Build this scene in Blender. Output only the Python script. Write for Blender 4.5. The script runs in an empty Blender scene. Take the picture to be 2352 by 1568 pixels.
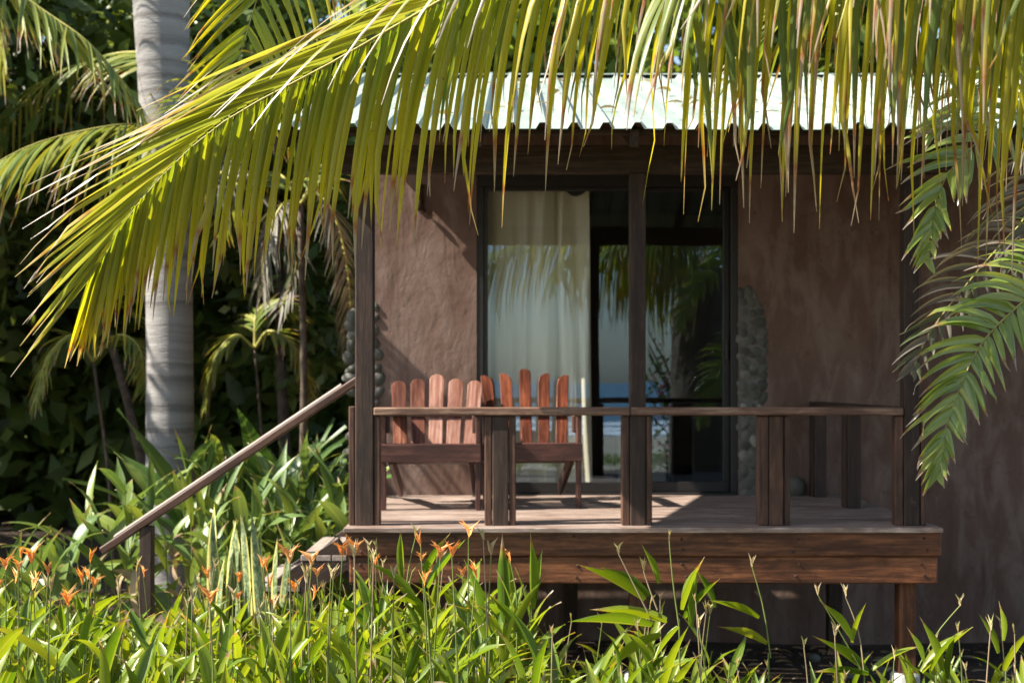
import bpy, bmesh, math, random
from mathutils import Vector, Matrix, Quaternion, noise as mnoise
R = math.radians
sc = bpy.context.scene
col = sc.collection

# ------------------------------------------------------------------ camera
FPX, CX, HY, EYE = 3266.0, 1176.0, 872.0, 1.70      # focal length / centre / horizon on a 2352 px wide sheet, eye height (m)
cam_d = bpy.data.cameras.new('camera')
cam = bpy.data.objects.new('camera', cam_d); col.objects.link(cam)
cam.location = (0, 0, EYE); cam.rotation_euler = (R(90), 0, 0)
cam_d.lens = 50; cam_d.sensor_width = 36; cam_d.shift_y = 0.0374
cam_d.clip_start = 0.1; cam_d.clip_end = 6000
cam_d.dof.use_dof = True; cam_d.dof.focus_distance = 5.6; cam_d.dof.aperture_fstop = 3.2
sc.camera = cam

# ------------------------------------------------------------------ sky, sun, exposure
SUN = Vector((1.0, 0.21, -1.0)).normalized()         # direction the light travels
world = bpy.data.worlds.new('World'); sc.world = world; world.use_nodes = True
wn = world.node_tree.nodes; wl = world.node_tree.links
sky = wn.new('ShaderNodeTexSky'); sky.sky_type = 'NISHITA'; sky.sun_disc = False
sky.sun_elevation = math.asin(-SUN.z); sky.sun_rotation = math.atan2(-SUN.x, -SUN.y) % (2 * math.pi)
sky.air_density = 1.0; sky.dust_density = 1.2; sky.ozone_density = 1.0
bg = wn['Background']; bg.inputs['Strength'].default_value = 0.095
wl.new(sky.outputs[0], bg.inputs['Color'])
sun_d = bpy.data.lights.new('sun', 'SUN'); sun_d.energy = 5.0; sun_d.angle = R(0.53); sun_d.color = (1.0, 0.93, 0.82)
sun = bpy.data.objects.new('sun', sun_d); col.objects.link(sun)
sun.rotation_euler = SUN.to_track_quat('-Z', 'Y').to_euler(); sun.location = (-8, -2, 10)
vs = sc.view_settings
vs.view_transform = 'Standard'; vs.look = 'None'; vs.gamma = 1.0; vs.use_curve_mapping = False; vs.exposure = 1.42
cy = sc.cycles
cy.max_bounces = 7; cy.diffuse_bounces = 3; cy.glossy_bounces = 3; cy.transmission_bounces = 4; cy.transparent_max_bounces = 8
cy.caustics_reflective = False; cy.caustics_refractive = False

# ------------------------------------------------------------------ helpers
def at(px, py, Y):
    """world point at depth Y measured on the 2352 px wide sheet"""
    return Vector(((px - CX) / FPX * Y, Y, EYE - (py - HY) / FPX * Y))

WM = {}
def link(o, parent=None, M=None):
    M = M or Matrix.Identity(4)
    col.objects.link(o); WM[o.name] = M
    if parent is not None:
        o.parent = parent; o.matrix_parent_inverse = WM[parent.name].inverted()
    o.matrix_basis = M
    return o
def tag(o, label, cat=None, group=None, kind=None):
    if label: o['label'] = label
    if cat: o['category'] = cat
    if group: o['group'] = group
    if kind: o['kind'] = kind
    return o
def thing(name, loc, label, cat, group=None, M=None):
    o = bpy.data.objects.new(name, None); o.empty_display_size = .1
    link(o, None, M or Matrix.Translation(Vector(loc)))
    return tag(o, label, cat, group)
def mesh(name, v, f, mat, attr=None, smooth=False):
    me = bpy.data.meshes.new(name); me.from_pydata([tuple(p) for p in v], [], f)
    if attr:
        a = me.attributes.new('leafuv', 'FLOAT_VECTOR', 'POINT')
        a.data.foreach_set('vector', [c for t in attr for c in t])
    if smooth: me.polygons.foreach_set('use_smooth', [True] * len(me.polygons))
    if mat: me.materials.append(mat)
    me.update()
    return me
def obj(name, me, parent=None, M=None):
    return link(bpy.data.objects.new(name, me), parent, M)
class MB:
    def __init__(s): s.v, s.f, s.a = [], [], []
    def add(s, v, f, a=None):
        n = len(s.v); s.v += v; s.f += [tuple(i + n for i in q) for q in f]
        if a: s.a += a
    def build(s, name, mat, parent=None, smooth=False, M=None):
        Mi = M.inverted() if M else None
        v = [Mi @ Vector(p) for p in s.v] if Mi else s.v
        return obj(name, mesh(name, v, s.f, mat, s.a if len(s.a) == len(s.v) else None, smooth), parent, M)

_boxcache = {}
def box_vf(sx, sy, sz, bev=0.004):
    k = (round(sx, 4), round(sy, 4), round(sz, 4), bev)
    if k not in _boxcache:
        bm = bmesh.new(); bmesh.ops.create_cube(bm, size=1)
        bmesh.ops.scale(bm, vec=(sx, sy, sz), verts=bm.verts)
        if bev: bmesh.ops.bevel(bm, geom=list(bm.edges), offset=min(bev, .3 * min(sx, sy, sz)), segments=1, affect='EDGES', profile=.5)
        bm.verts.index_update()
        _boxcache[k] = ([v.co.copy() for v in bm.verts], [tuple(v.index for v in f.verts) for f in bm.faces]); bm.free()
    return _boxcache[k]
def frame_of(p0, p1, up=(0, 0, 1)):
    p0, p1 = Vector(p0), Vector(p1); x = (p1 - p0).normalized(); z = Vector(up); z = (z - x * z.dot(x)).normalized(); y = z.cross(x)
    M = Matrix((x, y, z)).transposed().to_4x4(); M.translation = (p0 + p1) / 2
    return M
_timber = {}
def timber(name, p0, p1, w, h, mat, parent=None, up=(0, 0, 1), bev=0.004, X=None):
    """a length of timber: local X runs along it, w across, h along up"""
    L = (Vector(p1) - Vector(p0)).length; k = (name, round(L, 3), w, h, mat.name, bev)
    if k not in _timber:
        v, f = box_vf(L, w, h, bev); _timber[k] = mesh(name, v, f, mat)
    M = frame_of(p0, p1, up)
    return obj(name, _timber[k], parent, (X @ M) if X else M)
def tube_vf(pts, rad, n=8, cap=True):
    v, f = [], []
    m = len(pts); ref = Vector((.3, .9, .2))
    for i, p in enumerate(pts):
        d = (Vector(pts[min(i + 1, m - 1)]) - Vector(pts[max(i - 1, 0)])).normalized()
        a = d.cross(ref).normalized(); b = d.cross(a)
        r = rad[i] if isinstance(rad, (list, tuple)) else rad
        for k in range(n):
            t = 2 * math.pi * k / n; v.append(Vector(p) + (a * math.cos(t) + b * math.sin(t)) * r)
    for i in range(m - 1):
        for k in range(n): f.append((i * n + k, i * n + (k + 1) % n, (i + 1) * n + (k + 1) % n, (i + 1) * n + k))
    if cap: f.append(tuple(range(n))[::-1]); f.append(tuple((m - 1) * n + k for k in range(n)))
    return v, f
def catmull(P, n):
    P = [Vector(p) for p in P]; P = [P[0] * 2 - P[1]] + P + [P[-1] * 2 - P[-2]]
    seg = len(P) - 3; out = []
    for i in range(n + 1):
        t = i / n * seg; k = min(int(t), seg - 1); u = t - k
        a, b, c, d = P[k:k + 4]
        out.append(.5 * ((2 * b) + (c - a) * u + (2 * a - 5 * b + 4 * c - d) * u * u + (3 * b - a - 3 * c + d) * u ** 3))
    L = [0]
    for i in range(n): L.append(L[-1] + (out[i + 1] - out[i]).length)
    res = []; j = 0
    for i in range(n + 1):                              # even spacing
        s = L[-1] * i / n
        while j < n - 1 and L[j + 1] < s: j += 1
        q = (s - L[j]) / max(1e-6, L[j + 1] - L[j]); res.append(out[j].lerp(out[j + 1], min(1, q)))
    return res
def lerp_tab(tab, t):
    for (a, x), (b, y) in zip(tab, tab[1:]):
        if t <= b: return x + (y - x) * max(0, (t - a) / (b - a))
    return tab[-1][1]

# ------------------------------------------------------------------ materials
class NT:
    def __init__(s, name):
        s.m = bpy.data.materials.new(name); s.m.use_nodes = True
        s.t = s.m.node_tree; s.n = s.t.nodes; s.b = s.n['Principled BSDF']; s.out = s.n['Material Output']
    def node(s, t, **kw):
        x = s.n.new(t)
        for k, v in kw.items(): setattr(x, k, v)
        return x
    def lk(s, a, b): s.t.links.new(a, b)
    def math(s, op, a, b=None, c=None, clamp=False):
        x = s.node('ShaderNodeMath', operation=op, use_clamp=clamp)
        for i, q in enumerate((a, b, c)):
            if q is None: continue
            if isinstance(q, (int, float)): x.inputs[i].default_value = q
            else: s.lk(q, x.inputs[i])
        return x.outputs[0]
    def mix(s, fac, a, b, blend='MIX'):
        x = s.node('ShaderNodeMix', data_type='RGBA', blend_type=blend)
        for i, q in ((0, fac), (6, a), (7, b)):
            if isinstance(q, (int, float)): x.inputs[i].default_value = q
            elif isinstance(q, (tuple, list)): x.inputs[i].default_value = (*q, 1)
            else: s.lk(q, x.inputs[i])
        return x.outputs[2]
    def ramp(s, fac, stops):
        x = s.node('ShaderNodeValToRGB'); e = x.color_ramp.elements
        while len(e) < len(stops): e.new(.5)
        for k, (p, c) in zip(e, stops): k.position = p; k.color = (*c, 1) if len(c) == 3 else c
        s.lk(fac, x.inputs[0]); return x.outputs[0]
    def noise(s, vec, scale, detail=4, rough=.55, dist=0):
        x = s.node('ShaderNodeTexNoise'); x.inputs['Scale'].default_value = scale; x.inputs['Detail'].default_value = detail
        x.inputs['Roughness'].default_value = rough; x.inputs['Distortion'].default_value = dist
        if vec: s.lk(vec, x.inputs['Vector'])
        return x.outputs['Fac']
    def coords(s, scale=(1, 1, 1), jitter=True, kind='Object'):
        tc = s.node('ShaderNodeTexCoord'); mp = s.node('ShaderNodeMapping'); mp.inputs['Scale'].default_value = scale
        src = tc.outputs[kind]
        if jitter:
            oi = s.node('ShaderNodeObjectInfo'); va = s.node('ShaderNodeVectorMath', operation='SCALE')
            cmb = s.node('ShaderNodeCombineXYZ')
            for i in range(3): s.lk(oi.outputs['Random'], cmb.inputs[i])
            s.lk(cmb.outputs[0], va.inputs[0]); va.inputs['Scale'].default_value = 37.0
            ad = s.node('ShaderNodeVectorMath', operation='ADD'); s.lk(src, ad.inputs[0]); s.lk(va.outputs[0], ad.inputs[1]); src = ad.outputs[0]
        s.lk(src, mp.inputs['Vector']); return mp.outputs[0]
    def world(s):
        return s.node('ShaderNodeNewGeometry').outputs['Position']
    def bump(s, h, strength=.3, dist=.01):
        x = s.node('ShaderNodeBump'); x.inputs['Strength'].default_value = strength; x.inputs['Distance'].default_value = dist
        s.lk(h, x.inputs['Height']); s.lk(x.outputs[0], s.b.inputs['Normal'])
    def rnd(s): return s.node('ShaderNodeObjectInfo').outputs['Random']
    def set(s, **kw):
        for k, v in kw.items():
            i = s.b.inputs[k.replace('_', ' ')]
            if isinstance(v, (int, float)): i.default_value = v
            elif isinstance(v, tuple): i.default_value = (*v, 1)
            else: s.lk(v, i)
        return s.m

def wood(name, dark, mid, light, rough=.6, bump=.4, wear=None, knots=True, spec=.35):
    m = NT(name); vec = m.coords((1.6, 26, 26)); fine = m.coords((4, 110, 110))
    g = m.noise(vec, 1.6, 6, .68, .35); fg = m.noise(fine, 1.5, 3, .6)
    c = m.ramp(g, [(.36, dark), (.5, mid), (.64, light)])
    c = m.mix(m.math('MULTIPLY', fg, .55), c, m.mix(.5, c, dark), 'MIX')
    big = m.noise(m.coords((1, 2, 2)), 1.3, 2)
    c = m.mix(m.math('MULTIPLY', m.math('SUBTRACT', big, .42, clamp=True), 2.2, clamp=True), c, m.mix(.45, c, light))
    st = m.noise(m.coords((2.2, 7, 7)), 1.7, 7, .7, .3); c = m.mix(m.ramp(st, [(.47, (0, 0, 0)), (.60, (.75, .75, .75))]), c, m.mix(.25, dark, mid))
    r = m.rnd(); c = m.mix(m.math('MULTIPLY', r, .35), c, dark)
    if wear:
        wn_ = m.noise(m.coords((5, 9, 9)), 2.2, 6, .7)
        c = m.mix(m.ramp(wn_, [(.62, (0, 0, 0)), (.74, (.8, .8, .8))]), c, wear)
    m.bump(m.math('ADD', g, m.math('MULTIPLY', fg, .6)), bump, .004)
    return m.set(Base_Color=c, Roughness=m.math('ADD', m.math('MULTIPLY', g, .25), rough - .12), Specular_IOR_Level=spec)
M_post = wood('dark_stained_post', (.018, .011, .008), (.054, .031, .021), (.090, .053, .036), .65, .6, (.10, .07, .05))
M_batten = wood('red_brown_batten', (.030, .014, .009), (.10, .046, .028), (.18, .090, .056), .55, .4)
M_beam = wood('stained_beam', (.030, .012, .006), (.16, .055, .022), (.32, .125, .050), .55, .5, (.02, .018, .012))
M_rail = wood('worn_handrail', (.07, .036, .024), (.20, .105, .068), (.40, .26, .18), .5, .4)
M_deck = wood('weathered_plank', (.13, .080, .060), (.32, .235, .19), (.52, .43, .37), .6, .7, (.12, .075, .055), spec=.35)
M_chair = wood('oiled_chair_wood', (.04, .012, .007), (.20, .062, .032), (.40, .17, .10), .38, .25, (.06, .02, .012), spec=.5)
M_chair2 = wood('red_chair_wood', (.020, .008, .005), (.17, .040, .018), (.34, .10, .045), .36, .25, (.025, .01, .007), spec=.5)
M_pale_slat = wood('pale_chair_wood', (.13, .042, .024), (.36, .165, .112), (.54, .34, .27), .42, .25, spec=.5)  # lighter, pinker wood for the three right-hand back boards
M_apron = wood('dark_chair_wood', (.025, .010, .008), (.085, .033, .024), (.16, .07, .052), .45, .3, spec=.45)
M_rafter = wood('dark_rafter', (.018, .011, .007), (.060, .036, .023), (.11, .070, .046), .7, .4)
M_step = wood('pale_step', (.22, .17, .14), (.40, .33, .28), (.52, .45, .40), .65, .5, spec=.3)  # tread timber; also gives the stair rail its painted sunlit top

def plaster():
    m = NT('brown_plaster'); w = m.coords((1, 1, 1), False); st = m.coords((2.4, 2.4, .8), False)
    a = m.noise(w, 1.1, 6, .6); b = m.noise(st, 2.6, 6, .62, .6); c2 = m.noise(w, 9, 5, .6)
    c = m.ramp(a, [(.25, (.110, .062, .044)), (.5, (.165, .100, .075)), (.75, (.220, .145, .113))])
    c = m.mix(m.ramp(b, [(.46, (0, 0, 0)), (.62, (.75, .75, .75))]), c, (.26, .185, .15))
    c = m.mix(m.ramp(b, [(.28, (.7, .7, .7)), (.40, (0, 0, 0))]), c, (.10, .050, .036))
    c = m.mix(m.math('MULTIPLY', c2, .3), c, (.135, .072, .052))
    dr = m.noise(m.coords((9, 9, .5), False), 1.2, 5, .65); c = m.mix(m.ramp(dr, [(.56, (0, 0, 0)), (.70, (.45, .45, .45))]), c, (.075, .042, .032))
    vo = m.node('ShaderNodeTexVoronoi', feature='DISTANCE_TO_EDGE'); vo.inputs['Scale'].default_value = 1.6
    wv = m.node('ShaderNodeVectorMath', operation='ADD'); m.lk(w, wv.inputs[0]); nv = m.node('ShaderNodeTexNoise'); nv.inputs['Scale'].default_value = 3; nv.inputs['Detail'].default_value = 5; m.lk(w, nv.inputs['Vector']); m.lk(nv.outputs['Color'], wv.inputs[1]); m.lk(wv.outputs[0], vo.inputs['Vector'])
    ck = m.ramp(vo.outputs['Distance'], [(0, (.55, .55, .55)), (.006, (0, 0, 0))]); c = m.mix(ck, c, (.06, .035, .027))
    m.bump(m.math('ADD', m.math('MULTIPLY', b, .8), m.math('MULTIPLY', c2, .5)), .38, .025)
    return m.set(Base_Color=c, Roughness=.8, Specular_IOR_Level=.3)
M_plaster = plaster()

def roofmat():
    m = NT('painted_corrugated_metal'); w = m.coords((1, 1, 1), False)
    a = m.noise(w, 2.0, 5); b = m.noise(w, 16, 4, .6); s_ = m.noise(m.coords((7, .7, 1), False), 2.0, 4)
    c = m.ramp(a, [(.3, (.24, .30, .26)), (.7, (.34, .39, .33))])
    c = m.mix(m.ramp(s_, [(.5, (0, 0, 0)), (.75, (.5, .5, .5))]), c, (.20, .24, .22))
    c = m.mix(m.ramp(b, [(.63, (0, 0, 0)), (.69, (1, 1, 1))]), c, (.07, .055, .035))
    m.bump(b, .1, .004)
    return m.set(Base_Color=c, Roughness=.5, Specular_IOR_Level=.4)
M_roof = roofmat()

def plain(name, c0, c1, scale=12, rough=.7, spec=.3, bump=.2, metallic=0, rand=0):
    m = NT(name); w = m.coords((1, 1, 1)); a = m.noise(w, scale, 5)
    c = m.ramp(a, [(.3, c0), (.7, c1)])
    if rand: c = m.mix(m.math('MULTIPLY', m.rnd(), rand), c, tuple(.45 * x for x in c0))
    m.bump(a, bump, .006)
    return m.set(Base_Color=c, Roughness=rough, Specular_IOR_Level=spec, Metallic=metallic)
M_alu = plain('bronze_aluminium', (.010, .009, .008), (.020, .017, .015), 30, .45, .5, .05)
M_concrete = plain('concrete', (.34, .36, .33), (.50, .50, .47), 9, .85)
M_mortar = plain('grey_mortar', (.10, .095, .085), (.19, .175, .155), 20, .95, .1, .8)
M_iron = plain('rusted_iron', (.020, .013, .010), (.09, .040, .025), 25, .8)
M_room = plain('room_paint', (.22, .18, .14), (.27, .22, .18), 3, .8)
M_roomfloor = plain('room_tile', (.10, .075, .06), (.15, .11, .09), 4, .5)
M_cabinet = plain('white_cabinet_paint', (.62, .66, .64), (.70, .73, .70), 3, .5)
M_bark = plain('rough_bark', (.055, .040, .030), (.15, .115, .085), 14, .9, .2, .8)
M_stem = plain('green_stem', (.10, .15, .03), (.20, .22, .06), 10, .6, .3, .1)
M_drystem = plain('dry_stalk', (.22, .16, .09), (.36, .28, .17), 10, .8, .2, .1)
M_rachis = plain('frond_rib', (.26, .25, .055), (.42, .37, .09), 8, .5, .4, .1)

def pebblemat():
    m = NT('river_pebble'); w = m.coords((1, 1, 1)); a = m.noise(w, 14, 4)
    c = m.ramp(m.rnd(), [(0, (.055, .055, .048)), (.35, (.085, .09, .07)), (.7, (.12, .12, .10)), (.92, (.17, .165, .14)), (1, (.38, .37, .32))])
    c = m.mix(m.math('MULTIPLY', a, .5), c, (.09, .075, .055))
    m.bump(a, .15, .004)
    return m.set(Base_Color=c, Roughness=.7, Specular_IOR_Level=.35)
M_pebble = pebblemat()

def glassmat():
    m = NT('window_glass'); m.n.remove(m.b)
    g = m.node('ShaderNodeBsdfGlossy'); g.inputs['Roughness'].default_value = .012; g.inputs['Color'].default_value = (.60, .80, 1, 1)
    w = m.coords((1, 1, 1)); nz = m.noise(w, 1.4, 2); bp = m.node('ShaderNodeBump'); bp.inputs['Strength'].default_value = .02; bp.inputs['Distance'].default_value = .05
    m.lk(nz, bp.inputs['Height']); m.lk(bp.outputs[0], g.inputs['Normal'])
    t = m.node('ShaderNodeBsdfTransparent'); t.inputs['Color'].default_value = (.95, .96, .94, 1)
    fr = m.node('ShaderNodeFresnel'); fr.inputs['IOR'].default_value = 2.3; ge = m.node('ShaderNodeNewGeometry'); ff = m.math('MULTIPLY', fr.outputs[0], m.math('SUBTRACT', 1.0, ge.outputs['Backfacing']))
    mx = m.node('ShaderNodeMixShader'); m.lk(ff, mx.inputs[0]); m.lk(t.outputs[0], mx.inputs[1]); m.lk(g.outputs[0], mx.inputs[2])
    m.lk(mx.outputs[0], m.out.inputs['Surface']); return m.m
M_glass = glassmat()

def curtainmat():
    m = NT('cream_cloth'); w = m.coords((60, 60, 6)); a = m.noise(w, 2, 3)
    c = m.ramp(a, [(.3, (.86, .80, .65)), (.7, (.90, .85, .72))])
    m.set(Base_Color=c, Roughness=.9, Specular_IOR_Level=.1)
    tr = m.node('ShaderNodeBsdfTranslucent'); m.lk(c, tr.inputs['Color'])
    mx = m.node('ShaderNodeMixShader'); mx.inputs[0].default_value = .15
    m.lk(m.b.outputs[0], mx.inputs[1]); m.lk(tr.outputs[0], mx.inputs[2]); m.lk(mx.outputs[0], m.out.inputs['Surface']); return m.m
M_curtain = curtainmat()

def leafmat(name, ramp, tip=None, tip_at=.8, trans=.4, rough=.42, spec=.45, rib=.25, spots=0, mott=.3, tcol=None, grad=None):
    m = NT(name)
    at_ = m.node('ShaderNodeAttribute', attribute_name='leafuv'); sp = m.node('ShaderNodeSeparateXYZ'); m.lk(at_.outputs['Vector'], sp.inputs[0])
    u, v, r0 = sp.outputs
    r = m.math('FRACT', m.math('ADD', m.rnd(), r0))
    n = len(ramp); c = m.ramp(r, [(i / (n - 1), k) for i, k in enumerate(ramp)])
    w = m.coords((1, 1, 1)); nz = m.noise(w, 22, 4, .6); n2 = m.noise(w, 5, 3)
    c = m.mix(m.math('MULTIPLY', nz, mott), c, m.mix(.6, c, ramp[0]))
    if grad:                                           # yellows towards the end
        gf = m.node('ShaderNodeMapRange'); gf.inputs['From Min'].default_value = .05; gf.inputs['From Max'].default_value = .85; gf.inputs['To Max'].default_value = .95
        m.lk(m.math('ADD', v, m.math('MULTIPLY', m.math('SUBTRACT', n2, .5), .5)), gf.inputs['Value']); c = m.mix(gf.outputs[0], c, grad)
    if rib:                                            # paler midrib
        d = m.math('ABSOLUTE', m.math('SUBTRACT', u, .5)); ribf = m.math('MULTIPLY', m.math('LESS_THAN', d, .07), rib)
        c = m.mix(ribf, c, (.45, .45, .14))
    if spots:
        c = m.mix(m.ramp(m.noise(w, 60, 3, .7), [(.66, (0, 0, 0)), (.72, (spots,) * 3)]), c, (.20, .075, .015))
    if tip:                                            # dried tips: yellow, rust, then grey-brown
        r2 = m.math('FRACT', m.math('MULTIPLY', r, 7.31))
        q = m.math('ADD', v, m.math('MULTIPLY', m.math('SUBTRACT', n2, .5), .22))
        q = m.math('SUBTRACT', q, m.math('MULTIPLY', m.math('SUBTRACT', r2, .45), .30))
        f = m.node('ShaderNodeMapRange'); f.inputs['From Min'].default_value = tip_at - .14; f.inputs['From Max'].default_value = tip_at + .10
        m.lk(q, f.inputs['Value'])
        k = m.ramp(f.outputs[0], [(0, tip[0]), (.45, tip[0]), (.62, tip[1]), (.85, tip[2])])
        fac = m.ramp(f.outputs[0], [(0, (0, 0, 0)), (.45, (.85, .85, .85)), (.6, (1, 1, 1))])
        c = m.mix(fac, c, k)
    m.bump(m.math('ADD', m.noise(m.coords((3, 60, 3)), 2, 2), m.math('MULTIPLY', nz, .5)), .18, .003)
    m.set(Base_Color=c, Roughness=rough, Specular_IOR_Level=spec)
    tr = m.node('ShaderNodeBsdfTranslucent'); tc = m.mix(1.0, c, tcol or (1.15, 1.05, .55), 'MULTIPLY'); m.lk(tc, tr.inputs['Color'])
    mx = m.node('ShaderNodeMixShader'); mx.inputs[0].default_value = trans
    m.lk(m.b.outputs[0], mx.inputs[1]); m.lk(tr.outputs[0], mx.inputs[2]); m.lk(mx.outputs[0], m.out.inputs['Surface']); return m.m
DRY = ((.42, .33, .05), (.34, .13, .035), (.40, .31, .23))
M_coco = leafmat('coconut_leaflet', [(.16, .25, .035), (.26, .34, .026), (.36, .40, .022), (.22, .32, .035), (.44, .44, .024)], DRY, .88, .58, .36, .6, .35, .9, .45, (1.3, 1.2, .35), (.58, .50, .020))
M_coconear = leafmat('pale_coconut_leaflet', [(.24, .30, .06), (.36, .38, .06), (.30, .36, .09), (.44, .42, .10)], ((.44, .36, .09), (.36, .22, .11), (.50, .43, .35)), .74, .45, .30, .7, .3, .5, .35, (1.3, 1.2, .45))  # paler, glossier leaflet with grey-brown dried ends
M_cocod = leafmat('dark_green_coconut_leaflet', [(.10, .17, .045), (.16, .22, .045), (.28, .29, .04), (.13, .20, .06)], DRY, .84, .45, .38, .5, .12, .5, .35, (1.3, 1.2, .4))  # darker, greener leaflet for the right-hand and farther fronds
M_areca = leafmat('areca_leaflet', [(.18, .28, .05), (.27, .37, .07), (.38, .44, .10)], ((.32, .27, .06), (.30, .16, .07), (.36, .29, .22)), .84, .35, .24, .9, .2, .3)
M_bgfrond = leafmat('far_frond_leaflet', [(.14, .20, .04), (.23, .28, .05), (.36, .34, .06)], DRY, .86, .4, .45, .4, 0)
M_oldfrond = leafmat('faded_frond_leaflet', [(.13, .12, .09), (.20, .17, .14), (.09, .12, .04)], None, .9, .25, .5, .4, 0)
M_heli = leafmat('heliconia_leaf', [(.09, .17, .014), (.15, .24, .018), (.23, .31, .022), (.27, .33, .026), (.15, .24, .026), (.31, .34, .04)], ((.33, .30, .06), (.30, .17, .07), (.38, .30, .20)), .93, .48, .34, .5, .35, .5, .35, (1.35, 1.25, .3))
M_ginger = leafmat('ginger_leaf', [(.09, .17, .045), (.13, .21, .06), (.17, .25, .055), (.24, .30, .045)], ((.30, .26, .08), (.33, .22, .12), (.38, .29, .20)), .95, .35, .36, .5, .25, .2)
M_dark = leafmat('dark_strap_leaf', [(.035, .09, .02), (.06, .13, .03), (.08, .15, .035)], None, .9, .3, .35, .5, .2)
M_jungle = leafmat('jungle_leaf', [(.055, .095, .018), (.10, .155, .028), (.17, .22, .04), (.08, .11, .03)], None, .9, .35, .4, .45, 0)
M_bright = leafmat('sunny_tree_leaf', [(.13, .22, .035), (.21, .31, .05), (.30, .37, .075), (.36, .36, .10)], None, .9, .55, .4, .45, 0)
M_boug = leafmat('bougainvillea_leaf', [(.06, .12, .02), (.10, .17, .03)], None, .9, .35, .4, .4, 0)
M_drylf = leafmat('dry_leaf', [(.26, .17, .09), (.38, .28, .16), (.46, .36, .22)], None, .9, .25, .6, .3, .1)
M_bract = leafmat('orange_bract', [(.82, .42, .10), (.82, .30, .09), (.80, .52, .17)], None, .9, .35, .45, .4, 0, 0, .1, (1.2, .9, .5))
M_oldbract = leafmat('spent_bract', [(.50, .44, .22), (.55, .40, .26), (.40, .42, .16)], None, .9, .35, .5, .4, 0)
M_pink = leafmat('magenta_bract', [(.55, .03, .14), (.62, .05, .22)], None, .9, .4, .5, .3, 0, tcol=(1, .5, .8))

def sansmat():
    m = NT('snake_plant_leaf'); at_ = m.node('ShaderNodeAttribute', attribute_name='leafuv'); sp = m.node('ShaderNodeSeparateXYZ'); m.lk(at_.outputs['Vector'], sp.inputs[0])
    u, v, r0 = sp.outputs; w = m.coords((14, 14, 30)); b = m.noise(w, 2.2, 4, .7, .8)
    c = m.ramp(b, [(.38, (.06, .10, .04)), (.52, (.20, .25, .12)), (.64, (.32, .36, .20))])
    e = m.math('GREATER_THAN', m.math('ABSOLUTE', m.math('SUBTRACT', u, .5)), .36)
    c = m.mix(e, c, (.60, .55, .16))
    m.bump(b, .1, .003); return m.set(Base_Color=c, Roughness=.45, Specular_IOR_Level=.4)
M_sans = sansmat()

def trunkmat():
    m = NT('ringed_palm_bark'); tc = m.coords((1, 1, 1), False); w = m.noise(tc, 3, 5, .6)
    sep = m.node('ShaderNodeSeparateXYZ'); m.lk(tc, sep.inputs[0])
    z = m.math('ADD', sep.outputs[2], m.math('MULTIPLY', w, .10))
    rn = m.node('ShaderNodeTexNoise'); rn.noise_dimensions = '1D'; rn.inputs['Scale'].default_value = 9.5; rn.inputs['Detail'].default_value = 3; m.lk(z, rn.inputs['W'])
    fine = m.noise(m.coords((4, 4, 34), False), 2.2, 4, .6); stre = m.noise(m.coords((26, 26, 1.6), False), 1.2, 3)
    c = m.ramp(rn.outputs['Fac'], [(.34, (.15, .14, .132)), (.44, (.245, .235, .225)), (.62, (.33, .32, .305))])
    c = m.mix(m.math('MULTIPLY', fine, .55), c, (.20, .185, .17)); c = m.mix(m.math('MULTIPLY', stre, .25), c, (.16, .15, .14))
    m.bump(m.math('ADD', rn.outputs['Fac'], fine), .5, .02)
    return m.set(Base_Color=c, Roughness=.85, Specular_IOR_Level=.25)
M_trunk = trunkmat()

def groundmat():
    m = NT('garden_soil'); w = m.world(); a = m.noise(w, 1.3, 5); b = m.noise(w, 30, 4, .7); d = m.noise(w, 7, 5, .65)
    c = m.ramp(a, [(.35, (.050, .036, .026)), (.65, (.115, .085, .060))]); c = m.mix(m.ramp(b, [(.58, (0, 0, 0)), (.68, (.8, .8, .8))]), c, (.26, .20, .14))
    c = m.mix(m.ramp(d, [(.6, (0, 0, 0)), (.7, (.6, .6, .6))]), c, (.06, .09, .025))
    m.bump(m.math('ADD', b, d), .6, .03); return m.set(Base_Color=c, Roughness=.95, Specular_IOR_Level=.15)
M_ground = groundmat()
def sandmat():
    m = NT('beach_sand'); w = m.world(); a = m.noise(w, .5, 5)
    m.bump(m.noise(w, 6, 5), .4, .05); return m.set(Base_Color=m.ramp(a, [(.3, (.30, .25, .18)), (.7, (.42, .36, .27))]), Roughness=.95, Specular_IOR_Level=.1)
M_sand = sandmat()
def seamat():
    m = NT('sea_water'); w = m.world(); a = m.noise(m.coords((.15, .6, 1), False), 1, 5); m.bump(a, .8, .5)
    return m.set(Base_Color=m.ramp(m.noise(w, .012, 3), [(.3, (.010, .07, .13)), (.7, (.02, .12, .18))]), Roughness=.25, Specular_IOR_Level=.5)
M_sea = seamat()
M_foam = plain('surf_foam', (.62, .66, .66), (.80, .82, .82), .8, .9)

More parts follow.
